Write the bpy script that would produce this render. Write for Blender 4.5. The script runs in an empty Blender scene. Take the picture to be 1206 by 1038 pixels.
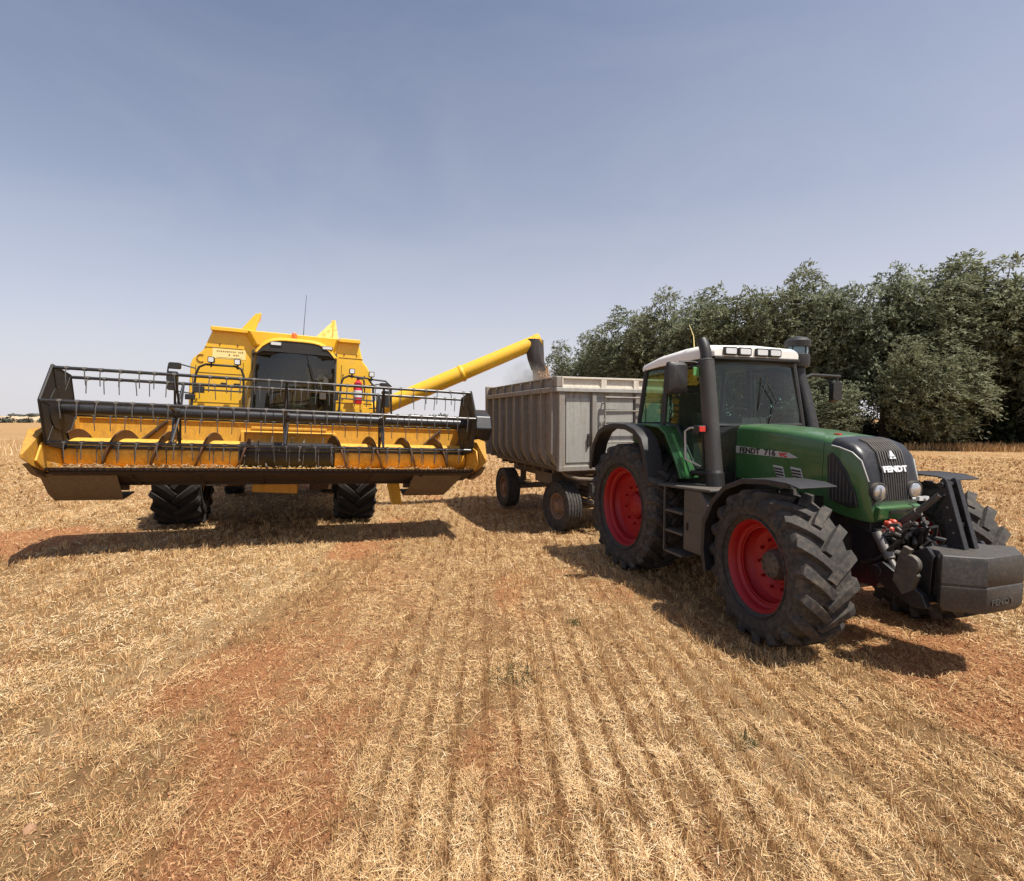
import bpy, bmesh, math, random
import numpy as np
from mathutils import Vector, Matrix
random.seed(7); rng = np.random.default_rng(7)
D = bpy.data; SC = bpy.context.scene; COL = SC.collection
pi = math.pi; R_ = math.radians

# ------------------------------------------------------------------ materials
def nodes(name):
    m = D.materials.new(name); m.use_nodes = True
    nt = m.node_tree; nt.nodes.clear()
    out = nt.nodes.new('ShaderNodeOutputMaterial')
    return m, nt, out
def N(nt, t, **k):
    n = nt.nodes.new(t)
    for a, v in k.items(): setattr(n, a, v)
    return n
def ramp(nt, fac, stops):
    r = N(nt, 'ShaderNodeValToRGB'); nt.links.new(fac, r.inputs[0])
    e = r.color_ramp.elements
    while len(e) < len(stops): e.new(0.5)
    for i, (p, c) in enumerate(stops):
        e[i].position = p; e[i].color = (c if len(c) == 4 else (*c, 1)) if hasattr(c, '__len__') else (c, c, c, 1)
    return r.outputs[0]
def noise(nt, scale, detail=4, rough=.55, vec=None, dist=0):
    n = N(nt, 'ShaderNodeTexNoise'); n.inputs['Scale'].default_value = scale
    n.inputs['Detail'].default_value = detail; n.inputs['Roughness'].default_value = rough
    n.inputs['Distortion'].default_value = dist
    if vec is None: vec = N(nt, 'ShaderNodeTexCoord').outputs['Object']
    nt.links.new(vec, n.inputs['Vector'])
    return n.outputs['Fac']
def mix(nt, fac, a, b, mode='MIX'):
    m = N(nt, 'ShaderNodeMix', data_type='RGBA', blend_type=mode)
    for s, v in ((m.inputs[0], fac), (m.inputs[6], a), (m.inputs[7], b)):
        if hasattr(v, 'is_linked'): nt.links.new(v, s)
        elif hasattr(v, '__len__'): s.default_value = (*v, 1) if len(v) == 3 else v
        else: s.default_value = v
    return m.outputs[2]
def math_(nt, op, a, b=None):
    m = N(nt, 'ShaderNodeMath', operation=op)
    for s, v in zip(m.inputs, (a, b)):
        if v is None: continue
        if hasattr(v, 'is_linked'): nt.links.new(v, s)
        else: s.default_value = v
    return m.outputs[0]
DUST = (.30, .215, .13)
def surf(name, col, rough=.5, metal=0, dust=.25, dust_sheen_col=DUST, var=.15, scale=3.0, bump=.0, bscale=60, coat=0, up=.35, streak=0, spec=.5):
    """painted / rubber / metal surface with uneven field dust and some wear"""
    m, nt, out = nodes(name)
    b = N(nt, 'ShaderNodeBsdfPrincipled')
    n1 = noise(nt, scale, 6, .62)
    n2 = noise(nt, scale * 9, 5, .6)
    dark = tuple(c * (1 - var) for c in col); light = tuple(min(1, c * (1 + var)) for c in col)
    base = mix(nt, n1, dark, light)
    dm = ramp(nt, n2, [(.42, 0), (.72, 1)])
    dm2 = ramp(nt, n1, [(.35, .25), (.7, 1)])
    d = math_(nt, 'MULTIPLY', dm, dm2)
    if up:
        g = N(nt, 'ShaderNodeNewGeometry'); sx = N(nt, 'ShaderNodeSeparateXYZ'); nt.links.new(g.outputs['Normal'], sx.inputs[0])
        u = ramp(nt, sx.outputs[2], [(.3, 0), (1, 1)])
        d = math_(nt, 'ADD', d, math_(nt, 'MULTIPLY', u, up))
    if streak:
        tc = N(nt, 'ShaderNodeTexCoord'); mp = N(nt, 'ShaderNodeMapping'); mp.inputs['Scale'].default_value = (9, 9, .8)
        nt.links.new(tc.outputs['Object'], mp.inputs[0])
        st = noise(nt, 1.6, 5, .6, mp.outputs[0])
        d = math_(nt, 'ADD', d, math_(nt, 'MULTIPLY', ramp(nt, st, [(.48, 0), (.7, 1)]), streak))
    d = math_(nt, 'MULTIPLY', d, dust)
    base = mix(nt, d, base, dust_sheen_col)
    nt.links.new(base, b.inputs['Base Color'])
    b.inputs['Metallic'].default_value = metal
    b.inputs['Specular IOR Level'].default_value = spec
    rr = ramp(nt, d, [(0, rough), (.5, min(1, rough + .35))]); nt.links.new(rr, b.inputs['Roughness'])
    if coat: b.inputs['Coat Weight'].default_value = coat; b.inputs['Coat Roughness'].default_value = .08
    if bump:
        bp = N(nt, 'ShaderNodeBump'); bp.inputs['Strength'].default_value = bump; bp.inputs['Distance'].default_value = .01
        nt.links.new(noise(nt, bscale, 3), bp.inputs['Height']); nt.links.new(bp.outputs[0], b.inputs['Normal'])
    nt.links.new(b.outputs[0], out.inputs[0])
    return m
def glass(name, tint, rough=.02, refl=1.0):
    m, nt, out = nodes(name)
    t = N(nt, 'ShaderNodeBsdfTransparent'); t.inputs[0].default_value = (*tint, 1)
    g = N(nt, 'ShaderNodeBsdfGlossy'); g.inputs['Roughness'].default_value = rough; g.inputs[0].default_value = (.9, .95, .95, 1)
    lw_ = N(nt, 'ShaderNodeLayerWeight'); lw_.inputs[0].default_value = .5
    frs = math_(nt, 'ADD', math_(nt, 'MULTIPLY', math_(nt, 'POWER', lw_.outputs['Facing'], 5.0), .95), .045)
    d = N(nt, 'ShaderNodeBsdfDiffuse'); d.inputs[0].default_value = (*DUST, 1)
    mx = N(nt, 'ShaderNodeMixShader'); nt.links.new(math_(nt, 'MULTIPLY', frs, refl), mx.inputs[0])
    nt.links.new(t.outputs[0], mx.inputs[1]); nt.links.new(g.outputs[0], mx.inputs[2])
    m2 = N(nt, 'ShaderNodeMixShader'); nt.links.new(math_(nt, 'MULTIPLY', noise(nt, 3, 5), .045), m2.inputs[0])
    nt.links.new(mx.outputs[0], m2.inputs[1]); nt.links.new(d.outputs[0], m2.inputs[2])
    nt.links.new(m2.outputs[0], out.inputs[0])
    return m
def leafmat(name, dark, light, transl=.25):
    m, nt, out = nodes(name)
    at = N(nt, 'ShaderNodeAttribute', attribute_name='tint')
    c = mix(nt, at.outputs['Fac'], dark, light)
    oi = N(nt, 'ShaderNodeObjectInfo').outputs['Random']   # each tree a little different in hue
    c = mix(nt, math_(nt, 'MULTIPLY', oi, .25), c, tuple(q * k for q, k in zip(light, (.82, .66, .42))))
    b = N(nt, 'ShaderNodeBsdfPrincipled'); nt.links.new(c, b.inputs['Base Color']); b.inputs['Roughness'].default_value = .6
    b.inputs['Specular IOR Level'].default_value = .25
    tr = N(nt, 'ShaderNodeBsdfTranslucent'); nt.links.new(c, tr.inputs[0])
    mx = N(nt, 'ShaderNodeMixShader'); mx.inputs[0].default_value = transl
    nt.links.new(b.outputs[0], mx.inputs[1]); nt.links.new(tr.outputs[0], mx.inputs[2]); nt.links.new(mx.outputs[0], out.inputs[0])
    return m
M = {}
M['yellow'] = surf('combine_yellow_paint', (.80, .455, .016), .40, dust=.34, dust_sheen_col=(.50, .33, .13), var=.07, scale=1.2, coat=.2, up=.2, streak=.6)
M['amber'] = surf('header_amber_paint', (.76, .40, .045), .5, dust=.55, dust_sheen_col=(.26, .12, .04), var=.12, scale=1.8, up=.1, streak=.5)
M['amberdark'] = surf('divider_amber_paint', (.52, .26, .03), .5, dust=.6, dust_sheen_col=(.20, .10, .04), var=.2, scale=2.5, up=.2, streak=.7)
M['worn'] = surf('worn_dark_steel', (.085, .045, .022), .55, metal=.3, dust=.5, dust_sheen_col=(.2, .11, .05), scale=3)
M['flight'] = surf('auger_flight_paint', (.075, .030, .010), .5, dust=.4, dust_sheen_col=(.05, .025, .012))
M['darkplate'] = surf('dark_plate', (.011, .010, .009), .6, dust=.15, dust_sheen_col=(.09, .065, .045), scale=3)
M['trough'] = surf('dusty_brown_steel', (.026, .014, .009), .7, dust=.25, dust_sheen_col=(.12, .07, .04), scale=2)
M['skid'] = surf('dusty_skid_sheet', (.11, .078, .048), .6, dust=.55, dust_sheen_col=(.30, .22, .14), scale=2.5)
M['black'] = surf('black_plastic', (.014, .014, .014), .5, dust=.08, scale=3, up=.15)
M['blacksteel'] = surf('black_painted_steel', (.014, .015, .018), .35, dust=.10, scale=4, up=.12)
M['greysteel'] = surf('dark_grey_steel', (.075, .073, .07), .5, metal=.2, dust=.35, scale=4)
M['steel'] = surf('bare_steel', (.16, .15, .14), .45, metal=.3, dust=.35)
M['rubber'] = surf('dusty_tyre_rubber', (.038, .036, .034), .8, dust=.75, dust_sheen_col=(.175, .142, .112), scale=2.2, bump=.25, bscale=40, up=.1, spec=.25)
M['rubberdark'] = surf('dark_tyre_rubber', (.022, .021, .021), .7, dust=.35, dust_sheen_col=(.12, .09, .065), scale=3, up=.05, spec=.3)
M['green'] = surf('tractor_green_paint', (.030, .108, .030), .30, dust=.2, var=.1, scale=1.5, coat=.45, up=.6, dust_sheen_col=(.20, .22, .13))  # dust colour raised on upward faces doubles as the sky's reflection
M['lime'] = surf('light_green_paint_and_sheen', (.10, .30, .09), .35, dust=.2, coat=.3)  # on the fender strip this green is a painted sky reflection
M['red'] = surf('red_rim_paint', (.31, .003, .006), .5, dust=.10, dust_sheen_col=(.24, .07, .05), scale=3, up=.2)
M['white'] = surf('cream_roof_paint', (.80, .78, .72), .4, dust=.2, dust_sheen_col=(.4, .36, .28), coat=.2, up=.05)
M['fenderblack'] = surf('fender_plastic', (.016, .016, .018), .55, dust=.08, up=.06)
M['weight'] = surf('weight_grey_paint', (.036, .036, .036), .5, dust=.25, scale=4, bump=.1, up=.25)
M['hub'] = surf('hub_grey_paint', (.062, .058, .052), .5, dust=.4)
M['trailer'] = surf('weathered_trailer_sheet', (.245, .228, .200), .62, dust=.6, dust_sheen_col=(.20, .135, .08), scale=1.4, var=.25, up=.1, streak=.9)
M['galv'] = surf('galvanised_sheet', (.38, .375, .345), .5, metal=.2, dust=.55, dust_sheen_col=(.24, .19, .13), scale=1.6, var=.25, up=.1, streak=.9)
M['cream'] = surf('old_cream_boards', (.62, .57, .48), .65, dust=.5, dust_sheen_col=(.38, .29, .18), scale=2, up=.1, streak=.6)
M['chassis'] = surf('dirty_trailer_frame', (.11, .085, .065), .7, dust=.6, scale=3)
M['rust'] = surf('rusty_rim', (.20, .115, .07), .75, dust=.6, dust_sheen_col=(.26, .19, .13), scale=4)
M['exhaust'] = surf('exhaust_sleeve', (.060, .058, .056), .48, metal=.35, dust=.35, dust_sheen_col=(.15, .12, .10), scale=5)
M['orange'] = surf('orange_plastic', (.75, .13, .02), .35, dust=.1)
M['capred'] = surf('coupler_red', (.50, .055, .025), .4, dust=.2)
M['redcap'] = surf('red_cap_plastic', (.55, .03, .02), .4, dust=.15)
M['pinkred'] = surf('extinguisher_red', (.62, .02, .04), .3, dust=.08, coat=.3)
M['lens'] = surf('lamp_lens', (.62, .63, .63), .12, dust=.1, up=0, coat=.6)
M['lamp'] = surf('headlamp_reflector', (.50, .51, .52), .16, metal=.75, dust=.1, up=0, coat=1)
M['chrome'] = surf('chrome', (.75, .75, .75), .12, metal=1, dust=.06, up=0)
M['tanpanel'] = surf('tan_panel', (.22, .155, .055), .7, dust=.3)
M['seat'] = surf('seat_fabric', (.03, .032, .036), .8, dust=.1)
M['interior'] = surf('cab_interior', (.05, .05, .05), .7, dust=.15)
M['liner'] = surf('cab_liner', (.050, .044, .032), .8, dust=.2)
M['silver'] = surf('silver_lettering', (.70, .72, .72), .35, metal=.2, dust=.05, up=0)
M['decal'] = surf('decal_grey', (.42, .42, .40), .4, dust=.2, up=0)
M['ink'] = surf('decal_ink', (.02, .02, .02), .5, dust=.05, up=0)
M['inkred'] = surf('decal_red', (.5, .04, .03), .5, dust=.05, up=0)
M['inkamber'] = surf('decal_brown', (.30, .15, .02), .5, dust=.05, up=0)
M['sticker'] = surf('pale_sticker', (.85, .70, .30), .5, dust=.05, up=0)
M['boot'] = surf('spout_rubber', (.030, .026, .026), .6, dust=.3, dust_sheen_col=(.24, .19, .16), streak=.6)
M['bluelens'] = surf('precleaner_bowl', (.10, .17, .21), .08, dust=.1, coat=.8)
M['glass_t'] = glass('tractor_glass', (.58, .72, .66), refl=1.1)
M['glass_c'] = glass('combine_glass', (.50, .54, .42), refl=1.5)
M['glass_s'] = glass('tractor_side_glass', (.66, .80, .73), refl=.7)
M['bark'] = surf('bark', (.055, .043, .033), .9, dust=.3, dust_sheen_col=(.10, .085, .07), bump=.6, bscale=14, up=0)

# ------------------------------------------------------------------ mesh builder
def rotm(axis, deg): return Matrix.Rotation(R_(deg), 3, axis)
class MB:
    def __init__(s): s.v = []; s.f = []; s.m = []
    def add(s, vs, fs, mat=0):
        o = len(s.v); s.v += [tuple(p) for p in vs]
        for f in fs: s.f.append(tuple(o + i for i in f)); s.m.append(mat)
        return s
    def bx(s, x0, x1, y0, y1, z0, z1, mat=0):
        vs = [(x, y, z) for x in (x0, x1) for y in (y0, y1) for z in (z0, z1)]
        return s.add(vs, [(0, 1, 3, 2), (4, 6, 7, 5), (0, 4, 5, 1), (2, 3, 7, 6), (0, 2, 6, 4), (1, 5, 7, 3)], mat)
    def obx(s, c, size, rot=None, mat=0):
        h = [a / 2 for a in size]; c = Vector(c)
        vs = [Vector((x, y, z)) for x in (-h[0], h[0]) for y in (-h[1], h[1]) for z in (-h[2], h[2])]
        if rot is not None: vs = [rot @ v for v in vs]
        return s.add([c + v for v in vs], [(0, 1, 3, 2), (4, 6, 7, 5), (0, 4, 5, 1), (2, 3, 7, 6), (0, 2, 6, 4), (1, 5, 7, 3)], mat)
    def tube(s, pts, r, n=8, mat=0, cap=True):
        pts = [Vector(p) for p in pts]; k = len(pts)
        rs = r if hasattr(r, '__len__') else [r] * k
        t = [(pts[min(i + 1, k - 1)] - pts[max(i - 1, 0)]).normalized() for i in range(k)]
        a = Vector((0, 0, 1)) if abs(t[0].z) < .9 else Vector((1, 0, 0))
        vs = []
        for i in range(k):
            a = (a - t[i] * a.dot(t[i])).normalized(); b = t[i].cross(a)
            sc = 1.0
            if 0 < i < k - 1:
                c = (pts[i] - pts[i - 1]).normalized().dot(t[i]); sc = 1 / max(.6, c)
            for j in range(n):
                q = 2 * pi * j / n
                vs.append(pts[i] + (a * math.cos(q) + b * math.sin(q)) * rs[i] * sc)
        fs = [(i * n + j, i * n + (j + 1) % n, (i + 1) * n + (j + 1) % n, (i + 1) * n + j) for i in range(k - 1) for j in range(n)]
        if cap: fs += [tuple(range(n - 1, -1, -1)), tuple((k - 1) * n + j for j in range(n))]
        return s.add(vs, fs, mat)
    def cyl(s, p0, p1, r0, r1=None, n=16, mat=0): return s.tube([p0, p1], [r0, r0 if r1 is None else r1], n, mat)
    def lathe(s, prof, c=(0, 0, 0), axis='Y', n=48, mat=0, closed=False, cap=True):
        vs = []
        for (r, a) in prof:
            for j in range(n):
                q = 2 * pi * j / n; x, z = r * math.cos(q), r * math.sin(q)
                p = (x, a, z) if axis == 'Y' else (a, x, z) if axis == 'X' else (x, z, a)
                vs.append((p[0] + c[0], p[1] + c[1], p[2] + c[2]))
        k = len(prof); rg = range(k if closed else k - 1)
        fs = [(i * n + j, i * n + (j + 1) % n, ((i + 1) % k) * n + (j + 1) % n, ((i + 1) % k) * n + j) for i in rg for j in range(n)]
        if not closed and cap:
            if prof[0][0] > 1e-4: fs.append(tuple(range(n - 1, -1, -1)))
            if prof[-1][0] > 1e-4: fs.append(tuple((k - 1) * n + j for j in range(n)))
        return s.add(vs, fs, mat)
    def prism(s, poly, axis, a0, a1, mat=0):
        def P(u, v, a): return (a, u, v) if axis == 'x' else (u, a, v) if axis == 'y' else (u, v, a)
        n = len(poly)
        vs = [P(u, v, a0) for u, v in poly] + [P(u, v, a1) for u, v in poly]
        return s.add(vs, [tuple(range(n - 1, -1, -1)), tuple(range(n, 2 * n))] + [(i, (i + 1) % n, n + (i + 1) % n, n + i) for i in range(n)], mat)
    def loft(s, secs, mat=0, cap=True, closed=True):
        n = len(secs[0]); k = len(secs)
        vs = [p for q in secs for p in q]
        fs = [(i * n + j, i * n + (j + 1) % n, (i + 1) * n + (j + 1) % n, (i + 1) * n + j) for i in range(k - 1) for j in range(n if closed else n - 1)]
        if cap and closed: fs += [tuple(range(n - 1, -1, -1)), tuple((k - 1) * n + j for j in range(n))]
        return s.add(vs, fs, mat)
    def band(s, path, y0, y1, t, mat=0, flip=1):
        """strip following a path in the x-z plane, y0..y1 wide and t thick"""
        k = len(path); P2 = [Vector(p) for p in path]; outer = []; inner = []
        for i in range(k):
            d = (P2[min(i + 1, k - 1)] - P2[max(i - 1, 0)]).normalized(); nn = Vector((-d.y, d.x)) * flip
            outer.append(P2[i] + nn * t / 2); inner.append(P2[i] - nn * t / 2)
        return s.loft([[(o.x, y0, o.y), (o.x, y1, o.y), (i.x, y1, i.y), (i.x, y0, i.y)] for o, i in zip(outer, inner)], mat)
    def ball(s, c, r, n=10, mat=0):
        rr = r if hasattr(r, '__len__') else (r, r, r)
        vs = []; k = n // 2 + 1
        for i in range(k):
            th = pi * i / (k - 1)
            for j in range(n):
                q = 2 * pi * j / n
                vs.append((c[0] + rr[0] * math.sin(th) * math.cos(q), c[1] + rr[1] * math.sin(th) * math.sin(q), c[2] + rr[2] * math.cos(th)))
        fs = [(i * n + j, (i + 1) * n + j, (i + 1) * n + (j + 1) % n, i * n + (j + 1) % n) for i in range(k - 1) for j in range(n)]
        return s.add(vs, fs, mat)
    def quad(s, pts, t=.006, mat=0):
        """planar panel given by 3+ corner points, with thickness t behind it"""
        p = [Vector(q) for q in pts]; nn = (p[1] - p[0]).cross(p[2] - p[0]).normalized(); n = len(p)
        vs = p + [q - nn * t for q in p]
        return s.add(vs, [tuple(range(n)), tuple(range(2 * n - 1, n - 1, -1))] + [(i, n + i, n + (i + 1) % n, (i + 1) % n) for i in range(n)], mat)
    def mesh(s, name, mats, angle=35, weld=True):
        me = D.meshes.new(name); me.from_pydata(s.v, [], s.f)
        for k in mats: me.materials.append(M[k] if isinstance(k, str) else k)
        me.polygons.foreach_set('material_index', s.m)
        bm = bmesh.new(); bm.from_mesh(me)
        if weld: bmesh.ops.remove_doubles(bm, verts=bm.verts, dist=1e-5)
        bmesh.ops.recalc_face_normals(bm, faces=bm.faces); bm.to_mesh(me); bm.free()
        me.polygons.foreach_set('use_smooth', [True] * len(me.polygons)); me.set_sharp_from_angle(angle=R_(angle))
        return me
    def build(s, name, mats, parent=None, bevel=0, angle=35, label=None, loc=None, rotz=0, weld=True):
        if isinstance(mats, str): mats = [mats]
        o = D.objects.new(name, s.mesh(name, mats, angle, weld)); COL.objects.link(o)
        if parent is not None: o.parent = parent
        if loc is not None: o.location = loc
        if rotz: o.rotation_euler.z = rotz
        if bevel:
            b = o.modifiers.new('bevel', 'BEVEL'); b.width = bevel; b.segments = 2; b.limit_method = 'ANGLE'; b.angle_limit = R_(40)
            b.harden_normals = True
        if label: o['label'] = label
        return o
def tag(o, label=None, cat=None, group=None, kind=None):
    for k, v in (('label', label), ('category', cat), ('group', group), ('kind', kind)):
        if v: o[k] = v
    return o
def thing(name, label, cat, mat=None, group=None):
    o = D.objects.new(name, None); COL.objects.link(o); o.empty_display_size = .3
    if mat is not None: o.matrix_world = mat
    return tag(o, label, cat, group)
def dup(o, parent=None):
    c = o.copy(); COL.objects.link(c)
    if parent is not None: c.parent = parent
    for ch in o.children: dup(ch, c)
    return c
def frame(o, fw, roll=0):
    f = Vector((fw[0], fw[1], 0)).normalized(); l = Vector((-f.y, f.x, 0)); u = Vector((0, 0, 1))
    c, s = math.cos(roll), math.sin(roll)
    l2 = l * c - u * s; u2 = l * s + u * c
    return Matrix(((f.x, l2.x, u2.x, o[0]), (f.y, l2.y, u2.y, o[1]), (f.z, l2.z, u2.z, o[2]), (0, 0, 0, 1)))
def arc(cx, cz, r, a0, a1, n=10):
    return [(cx + r * math.cos(R_(a0 + (a1 - a0) * i / n)), cz + r * math.sin(R_(a0 + (a1 - a0) * i / n))) for i in range(n + 1)]
def rrect(x0, x1, y0, y1, r, n=4):
    P = []
    for cx, cy, a in ((x1 - r, y1 - r, 0), (x0 + r, y1 - r, 90), (x0 + r, y0 + r, 180), (x1 - r, y0 + r, 270)):
        P += [(cx + r * math.cos(R_(a + 90 * i / n)), cy + r * math.sin(R_(a + 90 * i / n))) for i in range(n + 1)]
    return P
def lettering(text, size, origin, xdir, ydir, mat, parent, depth=.006, bold=.0, name='lettering', width=None):
    cu = D.curves.new('tmp_text', 'FONT'); cu.body = text; cu.size = size; cu.extrude = depth / 2; cu.offset = bold; cu.resolution_u = 3
    to = D.objects.new('tmp_text', cu); COL.objects.link(to)
    dg = bpy.context.evaluated_depsgraph_get(); dg.update()
    me = D.meshes.new_from_object(to.evaluated_get(dg)); D.objects.remove(to); D.curves.remove(cu)
    co = np.empty(len(me.vertices) * 3); me.vertices.foreach_get('co', co); co = co.reshape(-1, 3)
    if width: co[:, 0] *= width / max(1e-6, co[:, 0].max())
    X = Vector(xdir).normalized(); Y = Vector(ydir).normalized(); Z = X.cross(Y)
    B = np.array([X, Y, Z]); co = co @ B + np.array(origin)
    me.vertices.foreach_set('co', co.ravel()); me.materials.clear(); me.materials.append(M[mat]); me.update()
    o = D.objects.new(name, me); COL.objects.link(o); o.parent = parent
    return o

# ------------------------------------------------------------------ wheels
def ag_tyre(R, W, rim, n, lh, lw, side=1):
    """tractor tyre with chevron lugs, axle along y, outer face at side*(-y)"""
    b = MB(); Rc = R - lh; h = Rc - rim
    half = [(rim, .36), (rim + .02, .42), (rim + .25 * h, .485), (rim + .5 * h, .50), (rim + .75 * h, .485), (Rc - .035, .455), (Rc - .008, .40), (Rc, .2), (Rc, 0)]
    prof = [(r, -y * W) for r, y in half] + [(r, y * W) for r, y in half[-2::-1]]
    b.lathe(prof, n=72, closed=True)
    def rb(y):
        a = abs(y) / W
        return Rc if a < .2 else Rc - .008 * (a - .2) / .2 if a < .4 else Rc - .008 - .035 * (a - .4) / .06
    for s in (-1, 1):
        for i in range(n):
            p0 = 2 * pi * (i + (.5 if s > 0 else 0)) / n
            K = 8; secs = []
            for k in range(K):
                t = k / (K - 1); y = s * W * (-.02 + .525 * t); arcl = W * (.10 * t + .36 * t ** .8)
                dy = .525; da = .10 + .36 * .8 * max(t, .05) ** -.2; L = math.hypot(dy, da); ny, na = -da / L * s, dy / L
                w = lw * (1.0 + .25 * t); top = R - .012 * t * t - (.02 if t > .95 else 0); bot = Rc - .03 if t < .8 else Rc - .03 - .10 * (t - .8) / .2
                sec = []
                for (rad, ww) in ((bot, .72), (top, .5)):
                    for sg in (-1, 1):
                        yy = y + sg * ny * w * ww; q = p0 + (arcl + sg * na * w * ww) / R
                        yy = max(-W * .515, min(W * .515, yy))
                        sec.append((rad * math.cos(q), yy, rad * math.sin(q)))
                secs.append([sec[0], sec[2], sec[3], sec[1]])
            b.loft(secs)
    # thin raised rings moulded in the sidewall
    for sy in (-1, 1):
        for fr in (.18, .62):
            b.lathe([(rim + fr * h - .006, sy * W * .47), (rim + fr * h - .004, sy * W * .507), (rim + fr * h + .004, sy * W * .507), (rim + fr * h + .006, sy * W * .47)], n=72, closed=True)
    return b
def rim_mesh(rim, W, side, hub_in, disc_in, kind='front'):
    """dished steel rim; side=-1 when the outer face looks to -y"""
    b = MB(); o = side * W * .39; ins = -side
    b.lathe([(rim + .012, o + ins * .03), (rim + .022, o), (rim + .004, o - ins * .006), (rim - .02, o + ins * .02), (rim - .03, o + ins * .07), (rim - .055, o + ins * .09),
             (rim - .06, o + ins * disc_in * .75), (rim - .10, o + ins * disc_in), (.19, o + ins * (disc_in + .03)), (.17, o + ins * (disc_in + .05)), (.0, o + ins * (disc_in + .05))], n=64, cap=False)
    b.lathe([(rim + .01, -o), (rim + .02, -o + side * .01), (rim - .02, -o + side * .03), (rim - .05, -o + side * .1), (rim - .06, o + ins * (disc_in + .02)), (.1, o + ins * (disc_in + .06)), (0, o + ins * (disc_in + .06))], n=48, cap=False)
    # stiffening rings and bolt circle
    for fr in (.35, .62):
        y = o + ins * (.09 + (disc_in * .75 - .09) * fr)
        b.lathe([(rim - .052, y - .008), (rim - .068, y - .004), (rim - .068, y + .004), (rim - .052, y + .008)], n=64, closed=True)
    for i in range(10):
        q = 2 * pi * i / 10 + .2; r = .225 if kind == 'front' else .26
        b.cyl((r * math.cos(q), o + ins * (disc_in + .03), r * math.sin(q)), (r * math.cos(q), o + ins * (disc_in - .02), r * math.sin(q)), .016, n=6)
    return b
def wheel(parent, loc, R, W, rim, n, lh, lw, side, rotz=0, disc_in=.14, hub_r=.135, hub_len=.06, tyre_mat='rubber', rim_mat='red', hub_mat='hub', kind='front', spin=0):
    w = rim_mesh(rim, W, side, .1, disc_in, kind).build('wheel', rim_mat, parent, loc=loc, rotz=rotz)
    w.rotation_euler = (0, spin, rotz)
    ag_tyre(R, W, rim, n, lh, lw, side).build('tyre', tyre_mat, w, bevel=.007)
    o = side * W * .39 - side * disc_in
    h = MB(); h.lathe([(hub_r * 1.15, o - side * .06), (hub_r * 1.12, o + side * .01), (hub_r, o + side * (hub_len * .6)), (hub_r * .95, o + side * hub_len), (hub_r * .8, o + side * (hub_len + .012)), (0, o + side * (hub_len + .014))], n=32)
    for i in range(8):
        q = 2 * pi * i / 8; h.cyl((hub_r * .72 * math.cos(q), o + side * hub_len, hub_r * .72 * math.sin(q)), (hub_r * .72 * math.cos(q), o + side * (hub_len + .022), hub_r * .72 * math.sin(q)), .011, n=6)
    h.build('hub', hub_mat, w)
    return w
# ================================================================== TRACTOR
TF = (.312, -.95)
TM = frame((2.507, 7.323, 0), TF)
tr = thing('tractor', 'green tractor with red wheel rims and a cream cab roof, hitched to the trailer', 'tractor', TM)
XF, XR = 2.50, .07      # axles
RF, RR = .705, .86
wheel(tr, (XF, -.90, RF - .008), RF, .50, .41, 19, .048, .066, -1, rotz=R_(-8), disc_in=.20, hub_r=.125, hub_len=.05, spin=.1)
wheel(tr, (XF, 1.06, RF - .008), RF, .50, .41, 19, .048, .066, 1, rotz=R_(-8), disc_in=.20, hub_r=.125, hub_len=.05)
wheel(tr, (XR, -.85, RR - .008), RR, .56, .52, 22, .05, .066, -1, disc_in=.20, hub_r=.15, hub_len=.03, hub_mat='red', kind='rear')
wheel(tr, (XR, .85, RR - .008), RR, .56, .52, 22, .05, .066, 1, disc_in=.20, hub_r=.15, hub_len=.03, hub_mat='red', kind='rear')
# --- chassis: engine block, gearbox, axles
c = MB()
c.bx(-.45, 1.35, -.30, .30, .62, 1.25); c.bx(1.35, 2.55, -.24, .24, .55, 1.30); c.bx(2.5, 2.95, -.22, .22, .62, 1.08)
c.prism([(1.0, .62), (2.0, .45), (2.8, .5), (2.8, .66), (1.0, .8)], 'y', -.20, .20)
c.cyl((XR, -.62, RR), (XR, .62, RR), .15, n=20)
c.prism([(-.05, .6), (.45, .55), (.5, 1.25), (-.3, 1.3)], 'y', -.45, .45)
for q in (-1, 1):
    c.bx(1.45, 2.45, q * .27 - .03, q * .27 + .03, 1.02, 1.24)
    c.tube([(1.7, q * .25, 1.1), (2.0, q * .31, .95), (2.3, q * .28, 1.02)], .03, 8)
    c.cyl((2.02, q * .3, 1.15), (2.35, q * .3, 1.15), .07, n=12)
c.bx(-.75, -.35, -.12, .12, .5, .75); c.bx(-.95, -.55, -.05, .05, .48, .56)
c.build('chassis', 'greysteel', tr, bevel=.012)
a = MB()
a.cyl((XF, -.62, RF), (XF, .62, RF), .085, n=16); a.bx(XF - .16, XF + .16, -.25, .25, .52, .84)
for q in (-1, 1):
    a.cyl((XF, q * .42, RF), (XF, q * .62, RF), .15, .19, n=20)
    a.tube([(XF - .18, q * .1, RF), (XF - .2, q * .5, RF + .02)], .026, 8); a.bx(XF - .2, XF - .1, q * .5 - .05, q * .5 + .05, RF - .06, RF + .08)
    a.cyl((XF, q * .5, .9), (XF, q * .5, .5), .06, n=10)
a.build('front_axle', 'blacksteel', tr, bevel=.01)
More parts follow.
